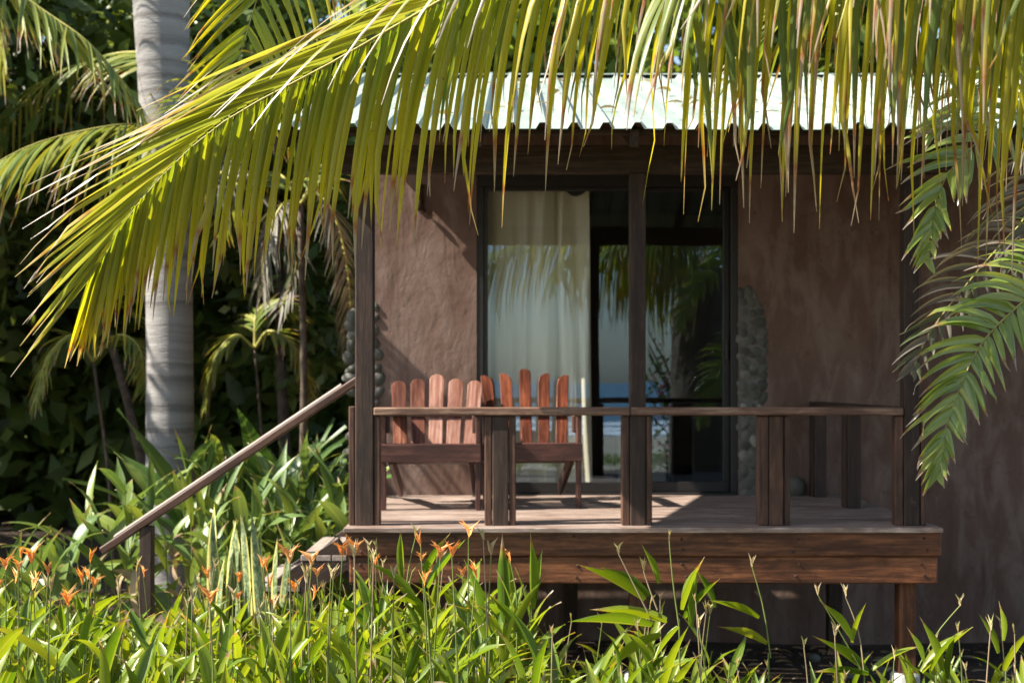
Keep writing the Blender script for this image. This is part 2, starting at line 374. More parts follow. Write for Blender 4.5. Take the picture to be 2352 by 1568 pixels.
# ------------------------------------------------------------------ setting: ground, beach, sea
GZ = -.25
def gz(x, y):
    z = GZ + .05 * mnoise.noise(Vector((x * .5, y * .5, 0))) + .02 * mnoise.noise(Vector((x * 2, y * 2, 3)))
    return z
def ground():
    xs = [-1500, -300, -60, -20] + [-12 + .5 * i for i in range(49)] + [20, 60, 300, 1500]
    ys = [-9, -5, -2] + [.5 * i for i in range(0, 50)] + [30, 45, 80, 300, 2500]
    v = [(x, y, gz(x, y) if abs(x) < 15 and y < 26 else GZ) for y in ys for x in xs]; n = len(xs)
    f = [(j * n + i, j * n + i + 1, (j + 1) * n + i + 1, (j + 1) * n + i) for j in range(len(ys) - 1) for i in range(n - 1)]
    tag(obj('ground', mesh('ground', v, f, M_ground, None, True)), 'dark garden soil with leaf litter', kind='structure')
ground()
def strip(name, prof, mat, label):
    xs = [-1500, -200, -40, -10, 0, 10, 40, 200, 1500]; n = len(xs)
    v = [(x, y, z) for y, z in prof for x in xs]
    f = [(j * n + i, j * n + i + 1, (j + 1) * n + i + 1, (j + 1) * n + i) for j in range(len(prof) - 1) for i in range(n - 1)]
    return tag(obj(name, mesh(name, v, f, mat)), label, kind='structure')
strip('beach', [(-62, -1.6), (-40, -1.0), (-22, -.5), (-12, -.3), (-9, GZ - .004)], M_sand, 'pale sand sloping to the sea')
strip('sea', [(-5000, -1.35), (-900, -1.35), (-200, -1.35), (-52, -1.35)], M_sea, 'blue sea under a clear sky')
def surf():
    rnd = random.Random(3); v, f = [], []
    for k, (y0, wd) in enumerate(((-56, 3.0), (-64, 2.0), (-76, 2.4))):
        b = len(v)
        for i in range(81):
            x = -60 + 1.5 * i; yy = y0 + 1.2 * mnoise.noise(Vector((x * .1, k * 5, 0)))
            hw = wd * (.55 + .45 * mnoise.noise(Vector((x * .2, k * 7, 4))))
            v += [(x, yy - hw * .5, -1.33), (x, yy, -1.33 + .22), (x, yy + hw * .5, -1.33)]
        for i in range(80):
            a = b + 3 * i; f += [(a, a + 3, a + 4, a + 1), (a + 1, a + 4, a + 5, a + 2)]
    tag(obj('surf', mesh('surf', v, f, M_foam, None, True)), 'white surf breaking along the beach', kind='stuff')
surf()

# ------------------------------------------------------------------ bungalow
YW = 10.51                                              # face of the wall
DECK = .85
house = thing('bungalow', (1.5, YW, GZ), 'brown plastered bungalow with pale corrugated roof and glass sliding door', 'house')
X_DL, X_DR, Z_DT = -.261, 1.67, 3.215                   # door opening
def wall():
    XL, XR, D = -1.16, 6.0, .28
    mb = MB()
    zs = [GZ - .1, DECK - .03, 1.6, 2.4, Z_DT, 3.76]
    # front outline in plan with rounded left corner
    cor = [(XL + .13 - .13 * math.cos(t), YW + .13 - .13 * math.sin(t)) for t in [R(a) for a in (0, 18, 36, 54, 72, 90)]]
    plan = [(XL, YW + 4.0), (XL, YW + .4)] + cor + [(-.7, YW), (X_DL, YW)]
    def panel(pl, z0, z1):
        n = len(pl); v = [(x, y, z) for z in (z0, z1) for x, y in pl]
        mb.add(v, [(i, i + 1, n + i + 1, n + i) for i in range(n - 1)])
    for z0, z1 in zip(zs, zs[1:]): panel(plan, z0, z1)
    for z0, z1 in zip(zs, zs[1:]):
        panel([(X_DR, YW), (3.0, YW), (XR, YW), (XR, YW + 4.0)], z0, z1)
    for z0, z1 in ((zs[0], zs[1]), (Z_DT, 3.76)): panel([(X_DL, YW), (.7, YW), (X_DR, YW)], z0, z1)
    panel([(X_DL, YW), (X_DL, YW + D)], DECK - .03, Z_DT); panel([(X_DR, YW + D), (X_DR, YW)], DECK - .03, Z_DT)
    mb.add([(X_DL, YW, Z_DT), (X_DR, YW, Z_DT), (X_DR, YW + D, Z_DT), (X_DL, YW + D, Z_DT)], [(0, 1, 2, 3)])
    mb.add([(X_DL, YW, DECK - .03), (X_DR, YW, DECK - .03), (X_DR, YW + D, DECK - .03), (X_DL, YW + D, DECK - .03)], [(0, 1, 2, 3)])
    mb.add([(XL, YW + 4, zs[0]), (XR, YW + 4, zs[0]), (XR, YW + 4, 3.76), (XL, YW + 4, 3.76)], [(0, 1, 2, 3)])
    w = mb.build('wall', M_plaster, house)
    bm = bmesh.new(); bm.from_mesh(w.data); bmesh.ops.remove_doubles(bm, verts=bm.verts, dist=.0005); bmesh.ops.recalc_face_normals(bm, faces=bm.faces); bm.to_mesh(w.data); bm.free()
    return w
wall_o = wall()
def room():
    x0, x1, y0, y1, z0, z1 = -1.0, 5.8, YW + .285, YW + 3.8, DECK - .02, 3.35
    v = [(x, y, z) for z in (z0, z1) for x, y in ((x0, y0), (x1, y0), (x1, y1), (x0, y1))]
    obj('room_wall', mesh('room_wall', v, [(1, 2, 6, 5), (2, 3, 7, 6), (3, 0, 4, 7), (4, 5, 6, 7)], M_room), house)
    vf = [(x0, y0 - .25, z0 + .005), (x1, y0 - .25, z0 + .005), (x1, y1, z0 + .005), (x0, y1, z0 + .005)]
    obj('room_floor', mesh('room_floor', vf, [(0, 1, 2, 3)], M_roomfloor), house)
    f = MB()
    for xa, xb, za, zb in ((x0, X_DL - .002, z0, z1), (X_DR + .002, x1, z0, z1), (X_DL - .002, X_DR + .002, Z_DT + .003, z1)):
        f.add([(xa, y0, za), (xb, y0, za), (xb, y0, zb), (xa, y0, zb)], [(0, 1, 2, 3)])
    f.build('room_lining', M_room, house)
room()

def pebble_mesh(seed):
    rnd = random.Random(seed); v, f = [], []; n, m = 10, 5
    for j in range(m + 1):
        ph = math.pi * j / m
        for i in range(n):
            th = 2 * math.pi * i / n; p = Vector((math.sin(ph) * math.cos(th), math.cos(ph) * .62, math.sin(ph) * math.sin(th)))
            p *= 1 + .13 * mnoise.noise(p * 1.3 + Vector((seed * 3.1, 0, 0))); v.append(p)
    f = [(j * n + i, j * n + (i + 1) % n, (j + 1) * n + (i + 1) % n, (j + 1) * n + i) for j in range(m) for i in range(n)]
    return mesh('pebble', v, f, M_pebble, None, True)
PEB = [pebble_mesh(k) for k in range(5)]
def pebbles():
    rnd = random.Random(11)
    def put(px, py, w, h, rot=0, y=YW + .006):
        p = at(px, py, y); s = y / FPX
        M = Matrix.Translation(p) @ Matrix.Rotation(R(rot), 4, 'Y') @ Matrix.Diagonal((w * s * .58, rnd.uniform(.034, .046), h * s * .58, 1))
        obj('pebble', rnd.choice(PEB), wall_o, M)
    mo = [(1696, 666)] + [(1700 + lerp_tab([(0, 30), (.12, 52), (.35, 56), (.5, 48), (.62, 36), (1, 46)], k / 20) + rnd.uniform(-3, 3), 664 + k * 23.6) for k in range(21)] + [(1696, 1136)]
    n = len(mo); v = [at(px, py, YW - .010) for px, py in mo] + [at(px + 1.5, py, YW + .01) for px, py in mo]
    obj('mortar', mesh('mortar', v, [tuple(range(n))[::-1]] + [(i, (i + 1) % n, n + (i + 1) % n, n + i) for i in range(n)], M_mortar), wall_o)
    # tapering column beside the door (right edge bulges near the top)
    y = 668
    while y < 1134:
        t = (y - 668) / 470
        right = 1700 + lerp_tab([(0, 30), (.12, 52), (.35, 56), (.5, 48), (.62, 34), (1, 44)], t)
        x = 1697 + rnd.uniform(-2, 3); hh = rnd.uniform(19, 27)
        while x < right - 4:
            w = min(rnd.uniform(17, 27), right - x + 7)
            put(x + w / 2 + rnd.uniform(-3, 3), y + hh / 2 + rnd.uniform(-8, 8), w * rnd.uniform(.95, 1.3), hh * rnd.uniform(.9, 1.5), rnd.uniform(-60, 60)); x += w
        y += hh * .92
    # pebbled rounded corner, seen either side of the corner post
    for py, px in [(703, 861), (724, 809), (748, 806), (770, 808), (794, 806), (818, 805), (842, 807), (868, 804), (892, 806), (735, 862),
                   (812, 866), (842, 864), (872, 868), (908, 864), (930, 862), (765, 860), (790, 862), (1000, 806), (1040, 805), (1080, 806), (1120, 805), (1160, 806)]:
        put(px + rnd.uniform(-4, 4), py + rnd.uniform(-6, 6), rnd.uniform(15, 34), rnd.uniform(17, 40), rnd.uniform(-60, 60), YW + (.018 if px < 820 else .006))
    p = at(1826, 1118, YW - .08); obj('pebble', PEB[1], wall_o, Matrix.Translation(p) @ Matrix.Diagonal((.085, .07, .085, 1)))
pebbles()

# sliding door
YD = YW + .06
def sliding_door():
    def bar(name, x0, x1, y0, y1, dep, yy, par):
        a, b = at(x0, y0, yy), at(x1, y1, yy)
        mb = MB(); v, f = box_vf(abs(b.x - a.x), dep, abs(a.z - b.z), .003); c = (a + b) / 2
        mb.add([p + c for p in v], f); return mb
    def sized(x0, x1, z0, z1, dep, y, name, par, mat=M_alu, bev=.003):
        v, f = box_vf(x1 - x0, dep, z1 - z0, bev)
        return obj(name, mesh(name, v, f, mat), par, Matrix.Translation(((x0 + x1) / 2, y, (z0 + z1) / 2)))
    zb = DECK - .02
    d = sized(X_DL + .001, X_DR - .001, Z_DT - .085, Z_DT - .002, .11, YD, 'sliding_door', house)
    sized(X_DL + .001, X_DR - .001, zb, zb + .035, .11, YD, 'sill', d)
    sized(X_DL + .001, X_DL + .05, zb + .036, Z_DT - .086, .11, YD, 'jamb', d)
    sized(X_DR - .05, X_DR - .001, zb + .036, Z_DT - .086, .11, YD, 'jamb', d)
    z0, z1 = zb + .037, Z_DT - .087
    for x0, x1, y in ((X_DL + .052, .985, YD - .026), (.905, X_DR - .052, YD + .026)):
        sized(x0, x1, z0, z0 + .075, .036, y, 'bottom_rail', d)
        sized(x0, x1, z1 - .03, z1, .036, y, 'top_rail', d)
        sized(x0, x0 + .03, z0 + .076, z1 - .031, .036, y, 'stile', d)
        sized(x1 - .048, x1, z0 + .076, z1 - .031, .036, y, 'stile', d)
        sized(x0 + .028, x1 - .046, z0 + .072, z1 - .028, .006, y, 'pane', d, M_glass, 0)
    # pull handle with a bright keyhole plate on the lock stile
    k = MB(); v, f = box_vf(.02, .03, .16, .004); k.add([p + Vector((X_DR - .075, YD - .01, 1.93)) for p in v], f); k.build('handle', M_alu, d)
sliding_door()

# roof
SL = .28; Y_E, Z_E, Y_R = 7.70, 3.06, 11.8
def roof_z(y): return Z_E + SL * (y - Y_E) if y <= Y_R else Z_E + SL * (Y_R - Y_E) - SL * (y - Y_R)
def roof():
    per = .172; prof = [(0, 0), (.30, 0), (.42, .034), (.62, .034), (.74, 0)]
    X0 = -1.30; k = 0
    nper = 6
    while X0 < 5.9:
        v, f = [], []
        ys = [Y_E + rj for rj in (0, .05, 1.2, 2.6)] + [Y_R]
        pts = [(X0 + (i + a) * per, h) for i in range(nper) for a, h in prof] + [(X0 + nper * per, 0), (X0 + (nper + .3) * per, 0)]
        n = len(pts); lift = .004 * (k % 2)
        for side in (0, 1):
            for y in ys:
                for x, h in pts:
                    yy = y if side == 0 else 2 * Y_R - y
                    droop = -.010 if y == Y_E else 0
                    v.append((x, yy, roof_z(yy) + h + lift + droop * .6 + .004 * mnoise.noise(Vector((x * 1.5, yy, 2)))))
            b = side * len(ys) * n
            for j in range(len(ys) - 1):
                for i in range(n - 1):
                    q = (b + j * n + i, b + j * n + i + 1, b + (j + 1) * n + i + 1, b + (j + 1) * n + i)
                    f.append(q if side == 0 else q[::-1])
        o = obj('roof_sheet', mesh('roof_sheet', v, f, M_roof), house)
        md = o.modifiers.new('thickness', 'SOLIDIFY'); md.thickness = .003; md.offset = -1
        X0 += nper * per; k += 1
    zr = roof_z(Y_R) + .03
    mb = MB(); mb.add([(-1.31, Y_R - .2, zr - .05), (6.2, Y_R - .2, zr - .05), (6.2, Y_R, zr), (-1.31, Y_R, zr), (6.2, Y_R + .2, zr - .05), (-1.31, Y_R + .2, zr - .05)], [(0, 1, 2, 3), (3, 2, 4, 5)])
    mb.build('ridge_cap', M_roof, house)
    x = -1.05
    for i in range(8):
        timber('rafter', (x, Y_E + .06, roof_z(Y_E + .06) - .06), (x, Y_R - .05, roof_z(Y_R - .05) - .06), .05, .10, M_rafter, house); x += .86
    timber('barge_board', (-1.285, Y_E + .02, roof_z(Y_E) - .075), (-1.285, Y_R, roof_z(Y_R) - .075), .025, .14, M_rafter, house)
    for yy in (7.84, 9.0, 10.1):
        timber('purlin', (-1.26, yy, roof_z(yy) - .03), (6.1, yy, roof_z(yy) - .03), .05, .04, M_rafter, house)
    timber('porch_beam', (-1.0, 8.34, 2.987), (2.62, 8.34, 2.987), .10, .16, M_rafter, house)
roof()

# ------------------------------------------------------------------ veranda deck with railing
deck = thing('veranda', (.75, 9.3, GZ), 'raised timber veranda with plank floor, dark posts and low railing', 'veranda')
DX0, DX1, YF = -.96, 2.48, 8.20
def veranda():
    n = 16; pit = (YW - .005 - YF + .03) / n
    for i in range(n):
        y = YF - .03 + (i + .5) * pit
        timber('plank', (DX0 - .01, y, DECK - .015), (DX1, y, DECK - .015), pit - .012, .03, M_deck, deck, bev=.004)
    timber('edge_beam', (DX0, YF + .05, .755), (DX1, YF + .05, .755), .09, .148, M_beam, deck, bev=.008)
    timber('edge_beam', (DX0 + .02, YF + .06, .601), (DX1 - .02, YF + .06, .601), .09, .156, M_beam, deck, bev=.008)
    for x in (-.90, -.3, .35, 1.0, 1.65, 2.40): timber('joist', (x, YF + .11, .76), (x, YW - .02, .76), .05, .12, M_rafter, deck)
    nv, nf = tube_vf([(0, 0, 0), (0, -.006, 0)], [.009, .006], 8); nm = mesh('nail', nv, nf, M_iron)
    rn = random.Random(7)
    for x in (-.88, -.3, .35, 1.0, 1.65, 2.38):
        for z, dy in ((.79, 0), (.715, 0), (.635, .01), (.565, .01)):
            obj('nail', nm, deck, Matrix.Translation((x + rn.uniform(-.03, .03), YF + .005 + dy, z + rn.uniform(-.01, .01))))
    # ground posts on concrete footings
    for x, y in ((-.82, 8.36), (.74, 8.36), (2.31, 8.36), (-.82, 10.2), (.42, 10.2), (2.31, 10.2)):
        timber('support_post', (x, y, -.02 if y < 9 else GZ - .1), (x, y, .52 if y < 9 else .69), .10, .10, M_rafter if y > 9 else M_beam, deck, up=(0, 1, 0))
        if y > 9: continue
        v, f = tube_vf([(x, y, GZ - .1), (x, y, -.03), (x, y, -.015)], [.088, .085, .075], 18)
        obj('footing', mesh('footing', v, f, M_concrete, None, False), deck)
    ZR0, ZR1 = 1.49, 1.54
    yp = 8.345
    def vpost(x0, x1, z1, mat, y=yp, d=.105, name='post'):
        timber(name, ((x0 + x1) / 2, y, DECK), ((x0 + x1) / 2, y, z1), x1 - x0, d, mat, deck, up=(0, 1, 0), bev=.006)
    xv = lambda px: (px - CX) / FPX * 8.3
    vpost(xv(816), xv(858), 2.906, M_post); vpost(xv(1447), xv(1483), 2.906, M_post); vpost(xv(2076), xv(2112), 2.906, M_post)
    vpost(xv(1131), xv(1168), ZR0, M_post); vpost(xv(1767), xv(1799), ZR0, M_batten)
    for a, b, z in ((801, 815, 1.545), (859, 873, ZR0), (1113, 1130, ZR0), (1169, 1185, ZR0), (1428, 1446, ZR0), (1484, 1498, ZR0), (1741, 1766, ZR0), (1801, 1815, ZR0), (2056, 2075, ZR0), (2115, 2127, 1.6)):
        vpost(xv(a), xv(b), z, M_batten, yp - .004, .085, 'batten')
    for a, b in ((859, 1447), (1448, 2073)):
        timber('handrail', (xv(a), 8.325, 1.516), (xv(b), 8.325, 1.516), .105, .047, M_rail, deck, bev=.007)
    # return rail along the right-hand side
    timber('handrail', (2.30, 8.41, 1.516), (2.24, YW - .02, 1.516), .10, .047, M_post, deck, bev=.006)
    for x, y in ((2.265, 9.50), (2.235, 10.40)):
        timber('post', (x, y, DECK), (x, y, ZR0), .105, .105, M_post, deck, up=(0, 1, 0), bev=.006)
        timber('batten', (x, y - .085, DECK), (x, y - .085, ZR0), .085, .04, M_post, deck, up=(0, 1, 0))
    timber('batten', (2.265, 9.585, DECK), (2.265, 9.585, ZR0), .085, .04, M_post, deck, up=(0, 1, 0))
veranda()

# stairs down to the left with a sloping handrail
stair = thing('staircase', (-1.7, 8.9, GZ), 'short timber stair with bleached treads and sloping handrail left of veranda', 'stairs')
def stairs():
    run, rise = .275, .18; y0, y1 = 8.44, 9.36
    for i in range(5):
        z = DECK - rise * (i + 1) - .02; xa = DX0 - run * i - .012
        for k in range(3):
            xx = xa - (k + .5) * .092
            timber('tread_board', (xx, y0 - .06, z), (xx, y1, z), .086, .036, M_step, stair)
    for y in (8.405, 9.395):
        timber('stringer', (DX0 - .012, y, DECK - .16), (DX0 - run * 5.3, y, DECK - .16 - rise * 5.3), .045, .19, M_post, stair)
    p0, p1 = at(823, 872, 8.41), at(236, 1264, 8.41)
    timber('handrail', p0, p1, .085, .045, M_batten, stair, bev=.006)
    d = (p1 - p0).normalized(); nrm = Vector((-d.z, 0, d.x)); nrm = nrm if nrm.z > 0 else -nrm
    timber('handrail_sunlit_strip', p0 + d * .10 + nrm * .031 + Vector((0, .01, 0)), p1 - d * .10 + nrm * .031 + Vector((0, .01, 0)), .060, .012, M_step, stair, up=(0, -.15, 1), bev=.003)  # added pale strip whose colour stands in for sun on the rail top
    for xx in (-2.16,):
        t = (xx - p0.x) / (p1.x - p0.x); zt = p0.z + (p1.z - p0.z) * t - .03
        timber('newel_post' if xx > -2.2 else 'batten', (xx, 8.42, GZ - .05), (xx, 8.42, zt), .07 if xx > -2.2 else .04, .09, M_post, stair, up=(0, 1, 0))
stairs()

# ------------------------------------------------------------------ chairs
def slat_mesh(L, w0, w1, th, mat, cut=0):
    """board along local X, rounded (or shoulder-cut) top end"""
    pr = [(0, -w0 / 2), (0, w0 / 2)]; top = []
    if cut == 0:
        for k in range(9):
            t = math.pi * k / 8; top.append((L - w1 * .42 + w1 * .42 * math.sin(t), w1 / 2 * math.cos(t)))
    else:
        s = 1 if cut > 0 else -1; top = [(L - .075, s * w1 / 2), (L - .03, s * w1 * .36), (L - .004, s * w1 * -.05), (L, s * -w1 * .38), (L - .012, s * -w1 / 2)]
        if s < 0: top = top[::-1]
    # order: start bottom -y ... go up +y side
    pts = [(0, -w0 / 2)] + top[::-1] + [(0, w0 / 2)]
    n = len(pts); v = [(x, y, -th / 2) for x, y in pts] + [(x, y, th / 2) for x, y in pts]
    f = [tuple(range(n))[::-1], tuple(range(n, 2 * n))] + [(i, (i + 1) % n, n + (i + 1) % n, n + i) for i in range(n)]
    me = mesh('back_slat', v, f, mat); bm = bmesh.new(); bm.from_mesh(me); bmesh.ops.recalc_face_normals(bm, faces=bm.faces)
    bmesh.ops.bevel(bm, geom=[e for e in bm.edges if len(e.link_faces) == 2 and e.calc_face_angle() > 1.2], offset=.004, segments=1, affect='EDGES'); bm.to_mesh(me); bm.free()
    return me
def chair(x, y, rot, label, mat, wslat, cuts, dtop, grp):
    X = Matrix.Translation((x, y, DECK + .001)) @ Matrix.Rotation(R(rot), 4, 'Z')
    c = thing('garden_chair', None, label, 'chair', grp, X)
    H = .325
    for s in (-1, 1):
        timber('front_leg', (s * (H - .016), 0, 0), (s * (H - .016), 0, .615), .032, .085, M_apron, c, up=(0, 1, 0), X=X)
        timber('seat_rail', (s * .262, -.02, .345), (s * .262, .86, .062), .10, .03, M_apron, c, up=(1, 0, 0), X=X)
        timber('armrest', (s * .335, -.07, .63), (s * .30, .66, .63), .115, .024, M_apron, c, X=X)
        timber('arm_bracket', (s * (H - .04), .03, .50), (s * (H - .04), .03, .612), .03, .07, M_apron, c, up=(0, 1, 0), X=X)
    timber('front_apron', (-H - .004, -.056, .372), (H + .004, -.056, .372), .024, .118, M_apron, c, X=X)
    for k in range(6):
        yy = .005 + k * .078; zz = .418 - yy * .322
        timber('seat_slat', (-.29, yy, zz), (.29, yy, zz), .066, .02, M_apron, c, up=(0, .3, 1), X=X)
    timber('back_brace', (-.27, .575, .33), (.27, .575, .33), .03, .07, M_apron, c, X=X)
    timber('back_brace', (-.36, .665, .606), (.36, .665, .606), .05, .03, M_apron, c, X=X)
    for i in range(5):
        k = i - 2; b0 = Vector((k * .118, .531, .285)); L = [.608, .624, .658, .624, .611][i] + dtop
        d = Vector((k * .022, .30, .67)).normalized()
        M = frame_of(b0, b0 + d, (0, -1, .4)); M.translation = b0
        obj('back_slat', slat_mesh(L, wslat * .90, wslat, .022, M_pale_slat if (mat is M_chair and i > 1) else mat, cuts[i]), c, X @ M)
    return c
chair(at(989, 0, 9.27).x, 9.30, 0, 'red-brown slatted garden chair with five round-topped back boards, left of the rail post', M_chair, .104, (0, 0, 0, 0, 0), 0, 'garden chairs on the veranda')
chair(at(1222, 0, 9.42).x, 9.42, 3, 'dark red slatted garden chair with pointed outer back boards, in front of curtain', M_chair2, .085, (-1, -1, 0, 1, 1), .045, 'garden chairs on the veranda')

# ------------------------------------------------------------------ curtain, wall lamp, furniture behind the glass
def curtain():
    y0 = YW + .17; x0, x1 = at(1116, 0, y0).x, at(1352, 0, y0).x; z0, z1 = DECK + .03, 3.13
    v, f = [], []; nx, nz = 120, 18
    for j in range(nz + 1):
        t = j / nz; z = z0 + (z1 - z0) * t
        for i in range(nx + 1):
            s = i / nx; fl = .35 + .65 * min(1, s * 1.6)
            x = x0 + (x1 - x0) * s + .012 * math.sin(s * 40) * (1 - t) + (.02 * (1 - t) * s)
            y = y0 + fl * ((.020 + .018 * s) * math.sin(s * 31 + 3.5 * mnoise.noise(Vector((s * 5, t * 1.5, 0)))) + .045 * mnoise.noise(Vector((s * 9, t * .7, 5))))
            zz = z
            if j == nz: zz -= .05 * max(0, math.sin((s - .75) * 12)) if s > .75 else .006 * math.sin(s * 60) ** 2
            if .66 < s < .72: y += .05 * t * math.sin((s - .66) / .06 * math.pi)
            v.append((x, y, zz))
    n = nx + 1; f = [(j * n + i, j * n + i + 1, (j + 1) * n + i + 1, (j + 1) * n + i) for j in range(nz) for i in range(nx)]
    c = thing('curtain', (x0, y0, z0), 'long cream curtain hanging behind the left glass pane', 'curtain')
    obj('cloth', mesh('cloth', v, f, M_curtain, None, True), c)
    tv, tf = tube_vf([(X_DL, y0 + .02, 3.15), (X_DR, y0 + .02, 3.15)], .012, 10); obj('rod', mesh('rod', tv, tf, M_alu, None, True), c)
curtain()
def sconce():
    p = at(965, 455, YW); c = thing('wall_lamp', p, 'small rusty iron lamp bracket on the plaster wall left of the door', 'wall lamp')
    timber('back_plate', p + Vector((0, -.008, -.09)), p + Vector((0, -.008, .10)), .05, .014, M_iron, c, up=(0, 1, 0))
    v, f = tube_vf(catmull([p + Vector((0, -.012, .07)), p + Vector((0, -.07, .09)), p + Vector((.0, -.11, .05)), p + Vector((.005, -.10, -.04))], 10), .009, 8); obj('arm', mesh('arm', v, f, M_iron, None, True), c)
    v, f = tube_vf([p + Vector((.005, -.10, .02)), p + Vector((.005, -.10, -.03)), p + Vector((.005, -.10, -.10)), p + Vector((.005, -.10, -.105))], [.018, .03, .036, .03], 12); obj('shade', mesh('shade', v, f, M_iron, None, True), c)
    v, f = tube_vf([p + Vector((.028, -.03, -.085)), p + Vector((.028, -.045, -.11))], [.02, .012], 10); obj('knob', mesh('knob', v, f, M_iron, None, True), c)
sconce()
def furniture():
    y = YW + 1.3
    c = thing('cabinet', (at(1508, 0, y).x, y + .2, DECK), 'low white cabinet inside the room behind the right pane', 'cabinet')
    a, b = at(1488, 1000, y), at(1530, 0, y)
    def bx(name, x0, x1, y0, y1, z0, z1, mat, par):
        v, f = box_vf(x1 - x0, y1 - y0, z1 - z0, .006); obj(name, mesh(name, v, f, mat), par, Matrix.Translation(((x0 + x1) / 2, (y0 + y1) / 2, (z0 + z1) / 2)))
    bx('carcass', a.x - .25, b.x, y + .012, y + .5, DECK, a.z, M_cabinet, c); bx('door', a.x - .24, b.x - .01, y - .01, y + .01, DECK + .06, a.z - .03, M_cabinet, c); bx('top', a.x - .27, b.x + .01, y - .02, y + .52, a.z + .001, a.z + .03, M_cabinet, c)
    t = thing('desk', (at(1610, 0, y).x, y + .3, DECK), 'dark open-framed desk inside the room beside the white cabinet', 'desk')
    x0, x1, zt = at(1538, 0, y).x, at(1700, 0, y).x, at(0, 920, y).z
    bx('table_top', x0, x1, y, y + .6, zt - .03, zt, M_alu, t)
    for xx in (x0 + .025, x1 - .025):
        for yy in (y + .03, y + .57): bx('leg', xx - .02, xx + .02, yy - .02, yy + .02, DECK - .01, zt - .031, M_alu, t)
furniture()

# ------------------------------------------------------------------ leaves and fronds
def leaflet(p, d, wdir, L, w, g, rnd, n=9, fold=.35, twist=0.0, kink=0.0, taper=2.3):
    """a palm leaflet: strip three points wide that bends towards the ground; returns verts, faces, attributes"""
    v, a = [], []; p = Vector(p); d = Vector(d).normalized(); wdir = Vector(wdir); ds = L / n; rr = rnd.random()
    bendat = rnd.uniform(.55, .85) if kink else 9
    for i in range(n + 1):
        s = i / n
        wv = (wdir - d * wdir.dot(d)); wv = wv.normalized() if wv.length > 1e-4 else d.orthogonal().normalized()
        wv = Quaternion(d, twist * s) @ wv; nn = d.cross(wv)
        hw = .5 * w * min(1, .45 + s * 6) * (max(0, 1 - s ** taper) ** 1.25 * .93 + .07)
        v += [p - wv * hw + nn * fold * hw, p.copy(), p + wv * hw + nn * fold * hw]; a += [(0, s, rr), (.5, s, rr), (1, s, rr)]
        gg = g * (.6 + .8 * s)
        d = (d + Vector((0, 0, -1)) * gg * ds).normalized()
        if s > bendat: d = (d + Vector((rnd.uniform(-1, 1), rnd.uniform(-1, 1), rnd.uniform(-.6, .3))) * kink).normalized(); bendat = s + .12
        p = p + d * ds
    f = []
    for i in range(n):
        b = 3 * i; f += [(b, b + 1, b + 4, b + 3), (b + 1, b + 2, b + 5, b + 4)]
    return v, f, a
def frond(parent, pts, N, Ltab, sides, w, mat, seed, t0=.12, single=True, mass=None, rad=.012, kink=.25, jit=.12, taper=2.3, lean=None, n=9, wtab=None, t1=1.0, fr=None, pw=1.0, wrot=None):
    """sides: list of (sideways vector function, forward share tab, droop tab, length factor)"""
    rnd = random.Random(seed); P = catmull(pts, 120); m = len(P) - 1
    if fr is None:
        v, f = tube_vf(P[::4], [rad * (1 - .85 * i / (m // 4)) for i in range(m // 4 + 1)], 6)
        fr = obj('frond', mesh('frond', v, f, M_rachis, None, True), parent)
    for k in range(N):
        t = t0 + (t1 - t0) * ((k + .5) / N) ** pw
        for sd, fwd, drp, lf in sides:
            tt = min(.999, t + rnd.uniform(-.3, .3) / N); i = int(tt * m); q = tt * m - i
            p = P[i].lerp(P[i + 1], q); T = (P[min(i + 2, m)] - P[max(i - 1, 0)]).normalized()
            S = Vector(sd[:3]); S = S.normalized() if len(sd) > 3 else (S - T * S.dot(T)).normalized()
            fw = lerp_tab(fwd, t) + rnd.uniform(-jit, jit)
            d = (S * (1 - abs(fw) * .55) + T * fw + Vector((rnd.uniform(-1, 1), rnd.uniform(-1, 1), rnd.uniform(-.6, .6))) * jit).normalized()
            if lean: d = (d + Vector(lean)).normalized()
            L = lerp_tab(Ltab, t) * lf * rnd.uniform(.82, 1.1)
            wd = T if wrot is None else Quaternion(Vector((0, 0, 1)), R(rnd.uniform(*wrot))) @ T
            lv, lff, la = leaflet(p, d, wd, L, w * (lerp_tab(wtab, t) if wtab else 1) * rnd.uniform(.75, 1.15), lerp_tab(drp, t) * rnd.uniform(.8, 1.25), rnd, n, rnd.uniform(.25, .75), rnd.uniform(-.7, .7), kink if rnd.random() < .45 else 0, taper)
            if single:
                M = Matrix.Translation(p); obj('leaflet', mesh('leaflet', [Vector(x) - p for x in lv], lff, mat, la, True), fr, M)
            else: mass.add(lv, lff, la)
    return fr

